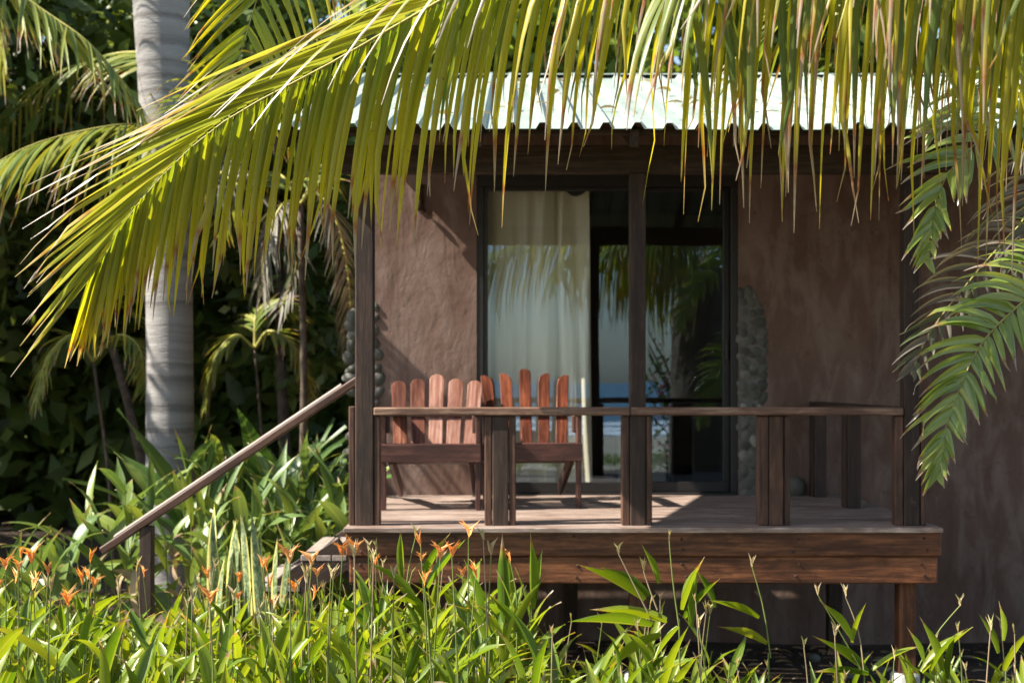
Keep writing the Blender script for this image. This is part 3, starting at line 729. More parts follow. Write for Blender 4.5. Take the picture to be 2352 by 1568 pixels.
# ---- coconut palm just outside the frame on the right: its fronds hang over the top of the view
CRN = Vector((2.30, 4.2, 3.15))
coco = thing('coconut_palm', (2.30, 4.2, GZ), 'coconut palm whose yellow-green fronds hang across the top of the view', 'palm tree')
def coconut():
    tv, tf = tube_vf(catmull([(2.24, 4.2, GZ - .1), (2.22, 4.2, .6), (2.22, 4.2, 1.9), CRN], 14), [.42, .38, .36, .36, .35, .35, .35, .34, .34, .33, .33, .32, .30, .25, .16], 14)
    obj('trunk', mesh('trunk', tv, tf, M_bark, None, True), coco)
    H = [(0, .25), (1, .25)]
    # the long arching frond, left part drops into view
    F1 = [CRN, at(2330, -310, 4.5), at(1850, -330, 4.8), at(1400, -200, 4.95), at(1060, -25, 5.05), at(770, 140, 5.1), at(500, 290, 5.15), at(320, 465, 5.2), at(215, 630, 5.22)]
    mass = MB()
    hang = [((-.24, .16, -1.0, 'hang'), [(0, .0), (.35, .0), (.45, .20), (.6, .16), (.8, .08), (.93, .10), (1, .45)], [(0, 2.2), (.6, 2.0), (.9, 1.3), (1, .7)], .98)]
    HL_ = [(0, 1.25), (.3, 1.2), (.42, 1.1), (.5, .98), (.66, .84), (.8, .68), (.92, .54), (1, .38)]
    fr1 = frond(coco, F1, 110, HL_, hang, .031, M_coco, 21, .40, n=10, taper=3.2, jit=.055, pw=.66, wrot=(15, 65))
    frond(coco, F1, 66, HL_, hang, .033, M_coco, 29, .08, t1=.40, n=10, taper=2.8, jit=.05, wrot=(10, 65), fr=fr1, single=False, mass=mass)
    near = [((0, -.75, .6), [(0, .55), (.45, .80), (.62, 1.15), (1, 1.35)], [(0, 4.5), (.40, 3.2), (.50, 1.1), (.62, .30), (1, .15)], 1.0)]
    NL_ = [(0, 1.25), (.3, 1.15), (.5, 1.15), (.7, 1.05), (.85, .78), (1, .46)]
    F1b = [p + Vector((0, -.012, .012)) for p in F1]
    frond(coco, F1b, 50, NL_, near, .030, M_coconear, 22, .42, n=10, taper=3.0, jit=.04, fr=fr1, pw=.75)
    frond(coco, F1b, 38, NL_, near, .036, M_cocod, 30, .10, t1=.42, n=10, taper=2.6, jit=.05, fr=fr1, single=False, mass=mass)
    o = mass.build('leaflet_mass', M_coco, fr1, True); o['kind'] = 'stuff'
    # nearer frond over the right half
    F2 = [CRN + Vector((0, -.05, .1)), at(2420, -330, 4.3), at(2180, -340, 4.35), at(1880, -270, 4.45), at(1640, -150, 4.55), at(1545, -40, 4.6)]
    frond(coco, F2, 30, [(0, 1.2), (.4, 1.1), (.8, .9), (1, .7)],
          [((0, .6, -.8), [(0, .1), (1, .35)], [(0, 3), (1, 2.2)], .95), ((0, -1, .1), [(0, .3), (.7, .45), (1, .6)], [(0, 5), (1, 3.0)], .9)], .034, M_cocod, 23, .14, n=10, taper=2.4, kink=.4)
    # frond behind, arching high and dropping its tip into view at upper left
    F5 = [CRN + Vector((0, .1, .1)), (1.5, 4.7, 4.2), (.2, 5.2, 4.85), at(760, -420, 6.2), at(640, -150, 6.3), at(590, 0, 6.35), at(556, 110, 6.38), at(528, 205, 6.4)]
    frond(coco, F5, 38, [(0, .9), (.8, .85), (.9, .62), (1, .42)],
          [((-1, -.1, .1), [(0, .5), (1, .85)], [(0, 1.5), (.8, 1.0), (1, .5)], .85), ((1, .1, -.3), [(0, .35), (1, .65)], [(0, 2.5), (.85, 2.0), (1, .9)], 1.0)], .028, M_coco, 24, .66, jit=.05)
    # further fronds: leaflets joined
    mass = MB()
    F3 = [CRN + Vector((0, .1, 0)), at(2380, -330, 5.3), at(2120, -270, 5.2), at(1930, -110, 5.3), at(1800, 40, 5.4)]
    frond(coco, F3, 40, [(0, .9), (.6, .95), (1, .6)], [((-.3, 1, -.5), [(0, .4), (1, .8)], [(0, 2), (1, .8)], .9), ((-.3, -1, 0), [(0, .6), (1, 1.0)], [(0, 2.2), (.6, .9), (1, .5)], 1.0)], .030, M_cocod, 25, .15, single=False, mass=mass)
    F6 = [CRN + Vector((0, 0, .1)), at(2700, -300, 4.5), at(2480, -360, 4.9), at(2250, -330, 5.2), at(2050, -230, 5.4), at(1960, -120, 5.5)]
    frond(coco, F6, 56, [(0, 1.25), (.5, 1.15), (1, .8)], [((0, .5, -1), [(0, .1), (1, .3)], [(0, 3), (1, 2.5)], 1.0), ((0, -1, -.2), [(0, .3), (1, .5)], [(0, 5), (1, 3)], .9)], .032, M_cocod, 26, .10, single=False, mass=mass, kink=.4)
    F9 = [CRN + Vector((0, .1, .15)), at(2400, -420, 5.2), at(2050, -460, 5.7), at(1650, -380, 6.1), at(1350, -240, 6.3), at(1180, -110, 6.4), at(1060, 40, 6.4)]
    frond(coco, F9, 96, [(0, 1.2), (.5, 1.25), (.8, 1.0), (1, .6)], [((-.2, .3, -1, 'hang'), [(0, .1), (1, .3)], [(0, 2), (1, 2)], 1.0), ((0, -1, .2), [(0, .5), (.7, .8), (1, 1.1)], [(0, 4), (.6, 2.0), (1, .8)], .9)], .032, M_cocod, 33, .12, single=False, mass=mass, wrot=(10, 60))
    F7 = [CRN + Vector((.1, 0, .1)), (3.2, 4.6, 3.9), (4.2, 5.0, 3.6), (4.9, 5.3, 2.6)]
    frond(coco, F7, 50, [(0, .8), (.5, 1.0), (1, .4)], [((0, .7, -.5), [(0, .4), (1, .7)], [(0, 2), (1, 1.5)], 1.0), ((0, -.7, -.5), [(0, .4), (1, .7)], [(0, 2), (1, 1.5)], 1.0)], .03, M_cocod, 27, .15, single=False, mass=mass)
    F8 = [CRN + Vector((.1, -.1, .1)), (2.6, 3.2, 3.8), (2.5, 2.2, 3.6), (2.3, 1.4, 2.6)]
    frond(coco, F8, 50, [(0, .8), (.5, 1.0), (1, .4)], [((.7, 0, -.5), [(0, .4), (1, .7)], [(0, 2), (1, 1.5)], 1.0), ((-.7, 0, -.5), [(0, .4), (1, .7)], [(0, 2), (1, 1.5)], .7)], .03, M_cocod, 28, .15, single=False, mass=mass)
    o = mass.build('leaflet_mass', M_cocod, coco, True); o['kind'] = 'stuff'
coconut()

# ---- areca palm at the right edge
areca = thing('areca_palm', (3.55, 7.2, GZ), 'bright feathery palm arching in from the right edge in front of the wall', 'palm tree')
def areca_palm():
    for k, (dx, dy, h) in enumerate(((0, 0, 2.6), (.18, .2, 2.1), (-.12, .25, 1.9))):
        tv, tf = tube_vf([(3.55 + dx, 7.2 + dy, GZ - .05), (3.54 + dx, 7.2 + dy, .8), (3.52 + dx, 7.2 + dy, h)], [.05, .045, .035], 10); obj('cane', mesh('cane', tv, tf, M_trunk, None, True), areca)
    lf = [(0, .2), (.15, .30), (.5, .34), (.8, .25), (1, .09)]
    amass = MB()
    def go(pts, N, seed, mat, w=.041, s=1.0, single=True, left=((-1, -.2, .35), [(0, .25), (.7, .40), (1, .9)], [(0, 2.8), (.6, 2.8), (1, 2.0)], 1.4), right=((1, -.3, -.8), [(0, .25), (.7, .45), (1, .9)], [(0, 6), (1, 3)], .85)):
        frond(areca, pts, N, [(a, b * s) for a, b in lf], [left, right], w, mat, seed, .22, rad=.009, kink=.45, taper=2.2, jit=.10, n=8, single=single, mass=amass)
    go([(3.5, 7.2, 1.9), at(2560, 620, 6.9), at(2420, 645, 6.75), at(2310, 728, 6.65), at(2247, 800, 6.6), at(2205, 890, 6.6), at(2170, 990, 6.6), at(2152, 1090, 6.6)], 44, 31, M_areca)
    go([(3.5, 7.3, 1.9), at(2480, 400, 7.5), at(2330, 530, 7.6), at(2210, 665, 7.6), at(2135, 765, 7.6), at(2092, 860, 7.6)], 30, 32, M_oldfrond, .034, 1.0, False)
    go([(3.52, 7.2, 2.5), at(2560, 60, 6.5), at(2400, 180, 6.3), at(2290, 285, 6.2), at(2205, 365, 6.15), at(2160, 430, 6.15), at(2138, 520, 6.15), at(2128, 600, 6.15)], 44, 33, M_areca, .040, 1.05)
    go([(3.53, 7.3, 2.5), at(2640, -160, 7.0), at(2470, -60, 6.9), at(2352, 60, 6.8), at(2270, 160, 6.8), at(2190, 255, 6.8), at(2125, 315, 6.8)], 34, 34, M_areca, .038, 1.2)
    go([(3.5, 7.25, 2.2), at(2600, 250, 7.0), at(2460, 330, 7.0), at(2380, 470, 7.0), at(2330, 640, 7.0)], 24, 35, M_cocod, .03, 1.2, False)
    o = amass.build('leaflet_mass', M_oldfrond, areca, True); o['kind'] = 'stuff'
areca_palm()

# ---- leaf shapes shared by the broad-leaved plants
def leaf_mesh(name, seed, mat, wid=.2, droop=.5, fold=.35, n=8, wav=.02, tipw=1.5, base=.12):
    """leaf one unit long along +Y, face up +Z"""
    rnd = random.Random(seed); v, a, f = [], [], []; p = Vector((0, 0, 0)); ang = 0
    for i in range(n + 1):
        s = i / n; hw = .5 * wid * (base + (1 - base) * math.sin(math.pi * min(1, s * .92 + .10) ** .85)) * (1 if s < .9 else max(.03, (1 - s) / .1))
        if s > .55: hw *= 1 - ((s - .55) / .45) ** tipw * .75
        up = Vector((0, math.sin(ang), math.cos(ang)))
        e = wav * math.sin(s * 9 + seed)
        v += [p + Vector((-hw, 0, 0)) + up * (fold * hw + e * .5), p.copy(), p + Vector((hw, 0, 0)) + up * (fold * hw - e * .5)]
        a += [(0, s, 0), (.5, s, 0), (1, s, 0)]
        ang += droop / n * (.4 + 1.2 * s); p = p + Vector((0, math.cos(ang), -math.sin(ang))) / n
    for i in range(n):
        b = 3 * i; f += [(b, b + 1, b + 4, b + 3), (b + 1, b + 2, b + 5, b + 4)]
    return mesh(name, v, f, mat, a, True)
def leaf_M(p, d, roll, L, wscale=1.0):
    y = Vector(d).normalized(); up = Vector((0, 0, 1)); x = y.cross(up)
    x = x.normalized() if x.length > 1e-3 else Vector((1, 0, 0)); z = x.cross(y)
    M = Matrix((x, y, z)).transposed().to_4x4() @ Matrix.Rotation(roll, 4, 'Y') @ Matrix.Diagonal((L * wscale, L, L, 1)); M.translation = p
    return M
HL = [leaf_mesh('leaf', k, M_heli, (.13, .15, .17, .14, .18, .155)[k], (.25, .5, .8, 1.1, .15, .6)[k], (.5, .9, .35, .6, 1.3, .3)[k]) for k in range(6)]
GL = [leaf_mesh('leaf', 20 + k, M_ginger, (.17, .15, .19, .16)[k], (.4, .8, 1.2, .2)[k], (.3, .5, .3, .7)[k]) for k in range(4)]
DL = [leaf_mesh('leaf', 30 + k, M_dark, (.13, .15, .14)[k], (.3, .7, 1.1)[k], .4) for k in range(3)]
DRYL = [leaf_mesh('dry_leaf', 40 + k, M_drylf, (.12, .20)[k], (2.2, 1.4)[k], 1.2, wav=.08) for k in range(2)]
def flower_mesh(seed, mat, nb, spread, Lb):
    rnd = random.Random(seed); mb = MB()
    for k in range(nb):
        az = rnd.uniform(-.6, .6) + math.pi * (k % 2); el = spread * (.25 + .75 * k / nb) * rnd.uniform(.7, 1.2)
        d = Vector((math.cos(az) * math.sin(el), math.sin(az) * math.sin(el), math.cos(el)))
        v, f, a = leaflet((0, 0, .006 * k), d, d.cross(Vector((.3, .5, .2))), Lb * rnd.uniform(.55, 1.15), .012, -1.5 if k % 2 else 1.0, rnd, 5, .8, rnd.uniform(-.5, .5), 0, 1.6)
        mb.add(v, f, a)
    return mesh('flower', mb.v, mb.f, mat, mb.a, True)
FL = [flower_mesh(k, M_bract, 9, 1.25, .062) for k in range(8)]
FO = [flower_mesh(20 + k, M_oldbract, 7, .75, .05) for k in range(8)]
def stem_obj(pts, r0, r1, parent, mat=None, name='stem'):
    v, f = tube_vf(pts, [r0 + (r1 - r0) * i / (len(pts) - 1) for i in range(len(pts))], 5, False)
    return obj(name, mesh(name, v, f, mat or M_stem, None, True), parent)
def shoot(pl, base, top, rnd, nl, Lr, leaves, spread, t0=.3, face=None, dry=.20, erect=(.35, 1.1)):
    base, top = Vector(base), Vector(top); mid = (base + top) / 2 + Vector((rnd.uniform(-.03, .03), rnd.uniform(-.03, .03), 0))
    P = catmull([base, mid, top], 6); stem_obj(P, .007, .003, pl)
    az = rnd.uniform(0, 6.28)
    for k in range(nl):
        t = t0 + (1 - t0) * (k + .3) / nl; i = min(5, int(t * 6)); p = P[i].lerp(P[i + 1], t * 6 - i)
        a = az + math.pi * (k % 2) + rnd.uniform(-.5, .5)
        if face is not None and rnd.random() < .5: a = face + rnd.uniform(-.9, .9)
        el = erect[1] - (erect[1] - erect[0]) * t * 0 + rnd.uniform(-.4, .35) - (.45 if t < .55 else 0)
        d = Vector((math.cos(a) * math.cos(el), math.sin(a) * math.cos(el), math.sin(el)))
        L = rnd.uniform(*Lr)
        if rnd.random() < dry and t < .8: obj('dry_leaf', rnd.choice(DRYL), pl, leaf_M(p, (d.x, d.y, -.2), rnd.uniform(-1, 1), L * .8))
        else: obj('leaf', rnd.choice(leaves), pl, leaf_M(p, d, rnd.uniform(-.9, .9), L, rnd.uniform(.85, 1.2)))
    return P
def flower(pl, base, top, rnd, old=False):
    P = catmull([Vector(base), (Vector(base) + Vector(top)) / 2 + Vector((rnd.uniform(-.02, .02), 0, .02)), Vector(top)], 5); stem_obj(P, .004, .0025, pl, M_drystem if old and rnd.random() < .5 else M_stem, 'flower_stalk')
    M = Matrix.Translation(Vector(top)) @ Matrix.Rotation(rnd.uniform(0, 6.28), 4, 'Z') @ Matrix.Rotation(rnd.uniform(-.3, .3), 4, 'X') @ Matrix.Scale(rnd.uniform(.6, 1.05), 4)
    obj('flower', rnd.choice(FO if old else FL), pl, M)

# ---- heliconia bed along the bottom of the view
TOPV = [(-150, 1300), (0, 1312), (250, 1330), (500, 1345), (700, 1335), (850, 1285), (1000, 1300), (1150, 1270), (1240, 1340), (1290, 1460), (1340, 1480), (1420, 1400), (1500, 1370), (1600, 1390), (1680, 1500), (1800, 1520), (1900, 1500), (2030, 1530), (2120, 1480), (2300, 1470), (2500, 1460)]
BANDS = [(120, 'at the left edge'), (300, 'below the foot of the stair rail'), (450, 'in line with the grey palm trunk'), (650, 'in front of the snake plants'), (800, 'in front of the stair treads'), (900, 'below the left corner post'), (1010, 'below the round-topped chair, left half'), (1110, 'below the round-topped chair, right half'), (1200, 'below the second rail post'), (1340, 'below the dark red chair'), (1430, 'left of the middle post'), (1550, 'below the middle post'), (1700, 'right of the middle post'), (1830, 'below the fourth rail post'), (2050, 'below the right stretch of rail'), (2150, 'by the right concrete footing'), (9999, 'at the lower right edge')]
def heliconias():
    rnd = random.Random(5); spots = []
    def dens(px): return 1.0 if px < 1240 else (.62 if px < 1680 else .60)
    tries = 0
    while len(spots) < 205 and tries < 6000:
        tries += 1
        Y = rnd.uniform(5.0, 7.7); px = rnd.uniform(-120, 2470)
        if rnd.random() > dens(px) * (.65 + .35 * (Y - 5) / 2.7): continue
        x = (px - CX) / FPX * Y
        if px < 860 and Y > 7.4 and px > 500: pass
        if any((x - a) ** 2 + ((Y - b) * .8) ** 2 < .112 ** 2 for a, b, _ in spots): continue
        spots.append((x, Y, px))
    for px in (470, 520, 560, 610, 650, 690, 730, 770, 500, 590, 670):
        Y = rnd.uniform(7.75, 8.15); spots.append(((px - CX) / FPX * Y, Y, px))
    for x, Y, px in spots:
        topz = at(px, lerp_tab(TOPV, px), Y).z
        # nearer plants stand a little lower in the picture
        near = max(0, (7.7 - Y) / 2.7); h = topz - .02 - near * rnd.uniform(.0, .12) - rnd.uniform(0, .10)
        base_z = gz(x, Y)
        where = next(w for lim, w in BANDS if px < lim); row = 'front' if Y < 5.9 else ('middle' if Y < 6.8 else 'back')
        r1 = rnd.random(); fl = ('orange' if r1 < .26 else 'spent' if r1 < .50 else '') if px < 1250 else ('spent' if r1 < .22 else '')
        ex = {'orange': 'with orange flower', 'spent': 'with spent pale flower', '': 'all leaves'}[fl]
        pl = thing('heliconia', (x, Y, base_z), f'{row}-row heliconia {ex}, {where}', 'plant', f'{row}-row heliconias {ex} {where}')
        for s in range(3 if px < 1300 else 2):
            bx, by = x + rnd.uniform(-.09, .09), Y + rnd.uniform(-.09, .09)
            tx, ty = bx + rnd.uniform(-.10, .10), by + rnd.uniform(-.08, .08); hh = h - rnd.uniform(0, .22) * (s > 0) - .17
            if hh < base_z + .25: hh = base_z + .25
            shoot(pl, (bx, by, base_z - .02), (tx, ty, hh), rnd, rnd.choice((6, 7, 8)) if px < 1300 else rnd.choice((3, 4, 5)), (.18, .33), HL, .5, .38 if px < 1300 else .45)
        if fl:
            for q in range(rnd.choice((1, 1, 2))):
                ft = at(px + rnd.uniform(-30, 30), lerp_tab(TOPV, px) + rnd.uniform(-50, 70), Y - .08); flower(pl, (x, Y, base_z + .3), ft, rnd, fl == 'spent')
heliconias()
# heliconias that stand out one by one
def star(px, py, Y, leaves, label, fl=None):
    """leaves: (base px, py) -> (tip px, py), width factor"""
    rnd = random.Random(int(px)); tp = at(px, py, Y); b = Vector((tp.x - .04, Y, gz(tp.x, Y)))
    pl = thing('heliconia', b, label, 'plant')
    stem_obj(catmull([b, (b + tp) / 2 + Vector((.02, 0, 0)), tp], 6), .007, .0035, pl)
    for (x0, y0, x1, y1, wf, roll) in leaves:
        p0, p1 = at(x0, y0, Y + rnd.uniform(-.03, .03)), at(x1, y1, Y + rnd.uniform(-.08, .05)); d = p1 - p0
        obj('leaf', HL[4 if wf < 1 else rnd.choice((0, 1, 4))], pl, leaf_M(p0, d + Vector((0, 0, .02)), roll, d.length * 1.03, wf * .95))
    for (x0, y0, x1, y1, old) in fl or (): flower(pl, at(x0, y0, Y), at(x1, y1, Y), rnd, old)
    return pl
star(1187, 1450, 5.9, [(1190, 1445, 1152, 1308, 1.5, .2), (1160, 1430, 1153, 1225, .8, .9), (1220, 1400, 1222, 1222, .7, -.4), (1230, 1380, 1245, 1262, .8, .4), (1185, 1450, 1245, 1330, .8, -.5), (1195, 1470, 1120, 1360, .9, .4)], 'tall heliconia with one broad shiny leaf facing the viewer, before the beam', [(1190, 1440, 1172, 1290, False)])
star(900, 1400, 6.1, [(925, 1330, 918, 1218, .8, .4), (970, 1340, 1030, 1225, .8, -.3), (985, 1350, 1066, 1240, .8, .4), (950, 1370, 845, 1290, 1, .3), (1010, 1370, 1055, 1330, .8, .3), (960, 1390, 870, 1375, .9, .2)], 'heliconia with upright narrow leaves against the left half of the beam', [(940, 1360, 968, 1290, False), (900, 1400, 865, 1262, True), (930, 1390, 955, 1232, True)])
star(1560, 1420, 6.4, [(1478, 1380, 1330, 1295, 1, .3), (1490, 1370, 1375, 1300, .8, .5), (1510, 1340, 1475, 1250, .9, .2), (1500, 1440, 1310, 1425, .9, .2), (1520, 1460, 1385, 1545, 1.1, .6), (1570, 1400, 1612, 1280, .9, .3), (1575, 1420, 1650, 1330, 1.0, -.2), (1530, 1430, 1360, 1400, .8, -.3), (1560, 1440, 1500, 1520, .9, .4), (1590, 1440, 1600, 1310, .8, 0)], 'tall spreading heliconia with dry flower stalks right of the middle deck support', [(1500, 1430, 1420, 1270, True), (1510, 1400, 1478, 1310, True), (1560, 1440, 1537, 1240, True)])
star(1765, 1500, 6.5, [(1742, 1420, 1630, 1380, .8, .2), (1640, 1395, 1595, 1300, .8, .3), (1760, 1480, 1650, 1440, .8, .3)], 'lone leaning flower stalk of a heliconia under the right part of the deck', [(1770, 1510, 1727, 1300, True)])
star(1985, 1540, 6.6, [(1955, 1470, 1880, 1375, .9, .3), (1960, 1475, 1985, 1385, .8, .2), (1990, 1545, 1870, 1460, .9, .3), (2005, 1540, 2110, 1470, 1.1, .3), (1995, 1550, 1870, 1545, 1, .2)], 'thin heliconia with few leaves near the right concrete footing', [(1985, 1550, 1878, 1365, True), (1985, 1550, 1942, 1370, True)])
star(2150, 1540, 6.5, [(2120, 1520, 2085, 1440, .8, .3), (2140, 1540, 2200, 1430, 1, .2), (2160, 1540, 2115, 1415, .9, .4), (2120, 1545, 2230, 1440, 1, .2), (2180, 1560, 2192, 1450, .8, .2), (2110, 1550, 2060, 1500, 1, .4)], 'bushy small heliconia right of the concrete footing', [(2110, 1530, 2205, 1390, True)])
star(2310, 1540, 6.4, [(2302, 1470, 2298, 1380, .8, .2), (2290, 1500, 2250, 1410, .9, .2), (2310, 1540, 2370, 1440, 1, .2), (2300, 1550, 2240, 1500, 1, .2)], 'narrow upright heliconia at the lower right edge', None)

def single_out(name):
    by = {}
    for o in col.objects:
        if o.parent is None and o.name.split('.')[0] == name: by.setdefault(o['label'], []).append(o)
    word = ('first', 'second', 'third', 'fourth', 'fifth', 'sixth', 'seventh', 'eighth', 'ninth', 'tenth', 'eleventh', 'twelfth')
    for lb, os_ in by.items():
        if len(os_) < 2: continue
        os_.sort(key=lambda o: WM[o.name].translation.x / WM[o.name].translation.y)
        for o, w in zip(os_, word): o['label'] = f'{lb}, {w} from left'
single_out('heliconia')
# ---- broad-leaved ginger plants behind the stair rail
def gingers():
    rnd = random.Random(9)
    spots = [(180, 1190, 9.2), (250, 1120, 9.6), (330, 1150, 9.3), (400, 1040, 9.9), (440, 1130, 9.2), (470, 1000, 10.2), (520, 1080, 9.7), (560, 1010, 10.3), (600, 1100, 9.8), (640, 1040, 10.2), (690, 1000, 10.3), (730, 1060, 9.9), (765, 1000, 10.3), (770, 1090, 9.7), (700, 1130, 9.6), (300, 1060, 10.0), (120, 1230, 8.9), (40, 1240, 8.8), (-40, 1250, 9.0), (560, 1170, 9.6), (760, 1150, 9.55), (640, 1160, 9.6)]
    for i, (px, py, Y) in enumerate(spots):
        tp = at(px, py, Y); b = Vector((tp.x, Y, gz(tp.x, Y)))
        w = ('leftmost, at the left edge', 'near the left edge', 'left of the rail foot', 'above the rail foot', 'left of the grey trunk', 'in front of the grey trunk', 'right of the grey trunk', 'above the middle of the stair rail', 'below the upper stair rail', 'beside the left corner post')[sum(px > q for q in (0, 60, 150, 220, 320, 440, 540, 620, 720))]
        hgt = 'taller' if py < 1075 else ('lower' if py > 1145 else 'middling')
        pl = thing('ginger_plant', b, f'{hgt} leafy ginger plant with long pointed leaves, {w}', 'plant', f'{hgt} ginger plants {w}')
        for s in range(3):
            bb = b + Vector((rnd.uniform(-.14, .14), rnd.uniform(-.12, .12), -.02)); tt = Vector((bb.x + rnd.uniform(-.12, .12), bb.y + rnd.uniform(-.05, .05), tp.z - .10 - rnd.uniform(0, .22)))
            shoot(pl, bb, tt, rnd, 6, (.32, .54), GL, .5, .35, dry=.16)
gingers(); single_out('ginger_plant')
def darks():
    rnd = random.Random(19)
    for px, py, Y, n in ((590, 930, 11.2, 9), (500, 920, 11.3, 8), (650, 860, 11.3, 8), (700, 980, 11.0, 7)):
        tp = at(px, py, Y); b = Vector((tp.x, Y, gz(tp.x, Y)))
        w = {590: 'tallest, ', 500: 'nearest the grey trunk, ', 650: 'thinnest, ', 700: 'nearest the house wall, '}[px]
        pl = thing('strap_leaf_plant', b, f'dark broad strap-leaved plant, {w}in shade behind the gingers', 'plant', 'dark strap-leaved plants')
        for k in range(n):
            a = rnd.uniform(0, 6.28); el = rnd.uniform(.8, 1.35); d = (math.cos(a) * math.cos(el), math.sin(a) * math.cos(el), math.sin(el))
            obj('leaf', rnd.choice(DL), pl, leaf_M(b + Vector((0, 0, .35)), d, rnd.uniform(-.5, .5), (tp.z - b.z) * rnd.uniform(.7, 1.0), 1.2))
        stem_obj([b, b + Vector((0, 0, .4))], .05, .03, pl)
darks()
def snakes():
    rnd = random.Random(29); SL_ = [leaf_mesh('leaf', 50 + k, M_sans, .085, (.05, .12)[k], .5, 8, .01, 3.0, .5) for k in range(2)]
    for px, py, Y, n, w in ((545, 1195, 8.15, 10, 'with the most leaves, below the stair rail'), (480, 1215, 8.1, 5, 'left of the fuller one'), (640, 1215, 8.0, 5, 'nearest the stair treads')):
        tp = at(px, py, Y); b = Vector((tp.x, Y, gz(tp.x, Y)))
        pl = thing('snake_plant', b, f'upright banded snake plant with yellow leaf edges, {w}', 'plant', 'snake plants')
        for k in range(n):
            q = b + Vector((rnd.uniform(-.10, .10), rnd.uniform(-.06, .06), 0)); a = rnd.uniform(0, 6.28)
            obj('leaf', rnd.choice(SL_), pl, leaf_M(q, (rnd.uniform(-.09, .09), rnd.uniform(-.09, .09), 1), a, (tp.z - b.z) * rnd.uniform(.72, 1.12), rnd.uniform(.8, 1.1)))
snakes()

# ------------------------------------------------------------------ background palms and trees
def royal():
    Y = 12.0; b = at(391, 1310, Y); pl = thing('royal_palm', (b.x, Y, GZ), 'thick pale grey ringed palm trunk standing behind the stair', 'palm tree')
    pts = [Vector((b.x, Y, GZ - .1)), at(391, 1090, Y), at(390, 850, Y), at(388, 600, Y), at(382, 350, Y), at(374, 120, Y), at(370, -60, Y), at(366, -500, Y), at(362, -1100, Y), at(360, -1400, Y)]
    rad = [.26, .205, .195, .195, .215, .258, .27, .26, .22, .16]
    P = catmull(pts, 40); rr = [lerp_tab([(i / 9, r) for i, r in enumerate(rad)], k / 40) for k in range(41)]
    v, f = tube_vf(P, rr, 28); obj('trunk', mesh('trunk', v, f, M_trunk, None, True), pl)
    c = P[-1]; mass = MB(); rnd = random.Random(41)
    for k in range(11):
        a = 6.28 * k / 11 + rnd.uniform(-.2, .2); o = Vector((math.cos(a), math.sin(a), 0))
        if o.y < -.3: continue
        pts2 = [c, c + o * .9 + Vector((0, 0, .9)), c + o * 2.1 + Vector((0, 0, 1.0)), c + o * 3.0 + Vector((0, 0, .1))]
        frond(pl, pts2, 40, [(0, .5), (.5, .7), (1, .3)], [((-o.y, o.x, -.1), [(0, .4), (1, .8)], [(0, 1.2), (1, 1)], 1), ((o.y, -o.x, -.1), [(0, .4), (1, .8)], [(0, 1.2), (1, 1)], 1)], .04, M_bgfrond, 400 + k, .2, single=False, mass=mass, n=5)
    m = mass.build('leaflet_mass', M_bgfrond, pl, True); m['kind'] = 'stuff'
royal()
def bgpalm(name, base, crown, fronds, label, mat, rad=.10, w=.035, tmat=None, group=None):
    base, crown = Vector(base), Vector(crown)
    pl = thing(name, base, label, 'palm tree', group)
    v, f = tube_vf(catmull([base - Vector((0, 0, .1)), (base + crown) / 2 + Vector((.04, 0, 0)), crown], 10), [rad * (1.2 - .4 * i / 10) for i in range(11)], 12); obj('trunk', mesh('trunk', v, f, tmat or M_bark, None, True), pl)
    for k, (pts, N, L, drp, fm) in enumerate(fronds):
        mass = MB(); T = (Vector(pts[-1]) - Vector(pts[0])).normalized(); S = T.cross(Vector((0, 0, 1))).normalized()
        fr = frond(pl, [crown] + [Vector(p) for p in pts], N, [(0, L * .6), (.3, L), (.7, L * .9), (1, L * .45)], [((S.x, S.y, -.2), [(0, .45), (1, .8)], [(0, drp), (1, drp * .6)], 1), ((-S.x, -S.y, -.2), [(0, .45), (1, .8)], [(0, drp), (1, drp * .6)], 1)], w, fm or mat, 500 + k + int(abs(base.x) * 10), .15, single=False, mass=mass, n=7, rad=.016)
        m = mass.build('leaflet_mass', fm or mat, fr, True); m['kind'] = 'stuff'
    return pl
# left arching frond, its palm stands behind the grey trunk
bgpalm('young_palm', (at(392, 0, 12.9).x, 12.9, GZ), at(410, 320, 12.6), [
    ([at(330, 285, 10.6), at(150, 310, 10.2), at(0, 370, 10.0), at(-200, 520, 9.8)], 52, .95, 2.6, None),
    ([at(480, 200, 11.6), at(560, 180, 12.0), at(680, 260, 12.4), at(760, 420, 12.6)], 40, .8, 2.0, None),
    ([at(420, 180, 12.2), at(300, 120, 12.8), at(120, 180, 13.2), at(-40, 340, 13.4)], 40, .9, 2.2, None),
    ([at(540, 420, 11.6), at(620, 470, 11.8), at(680, 600, 11.9), at(640, 720, 11.9)], 36, .5, 2.4, M_oldfrond)],
    'young palm behind the grey trunk, one frond arching to the left edge', M_bgfrond)
bgpalm('tall_palm', (-5.2, 10.4, GZ), (-4.6, 10.3, 5.4), [
    ([at(-180, -200, 10.2), at(60, -5, 10.1), at(200, 95, 10.0), at(290, 200, 10.0), at(325, 270, 10.0)], 44, .75, 2.0, None),
    ([at(-100, -420, 11), at(130, -330, 11.5), at(300, -180, 12), at(380, 0, 12)], 40, .8, 2.0, None),
    ([at(-260, -300, 10.6), at(-120, -180, 10.8), at(-20, 0, 11), at(10, 160, 11)], 34, .6, 2.2, None)],
    'palm beyond the left edge with a sunlit frond hanging at upper left', M_bgfrond, .13)
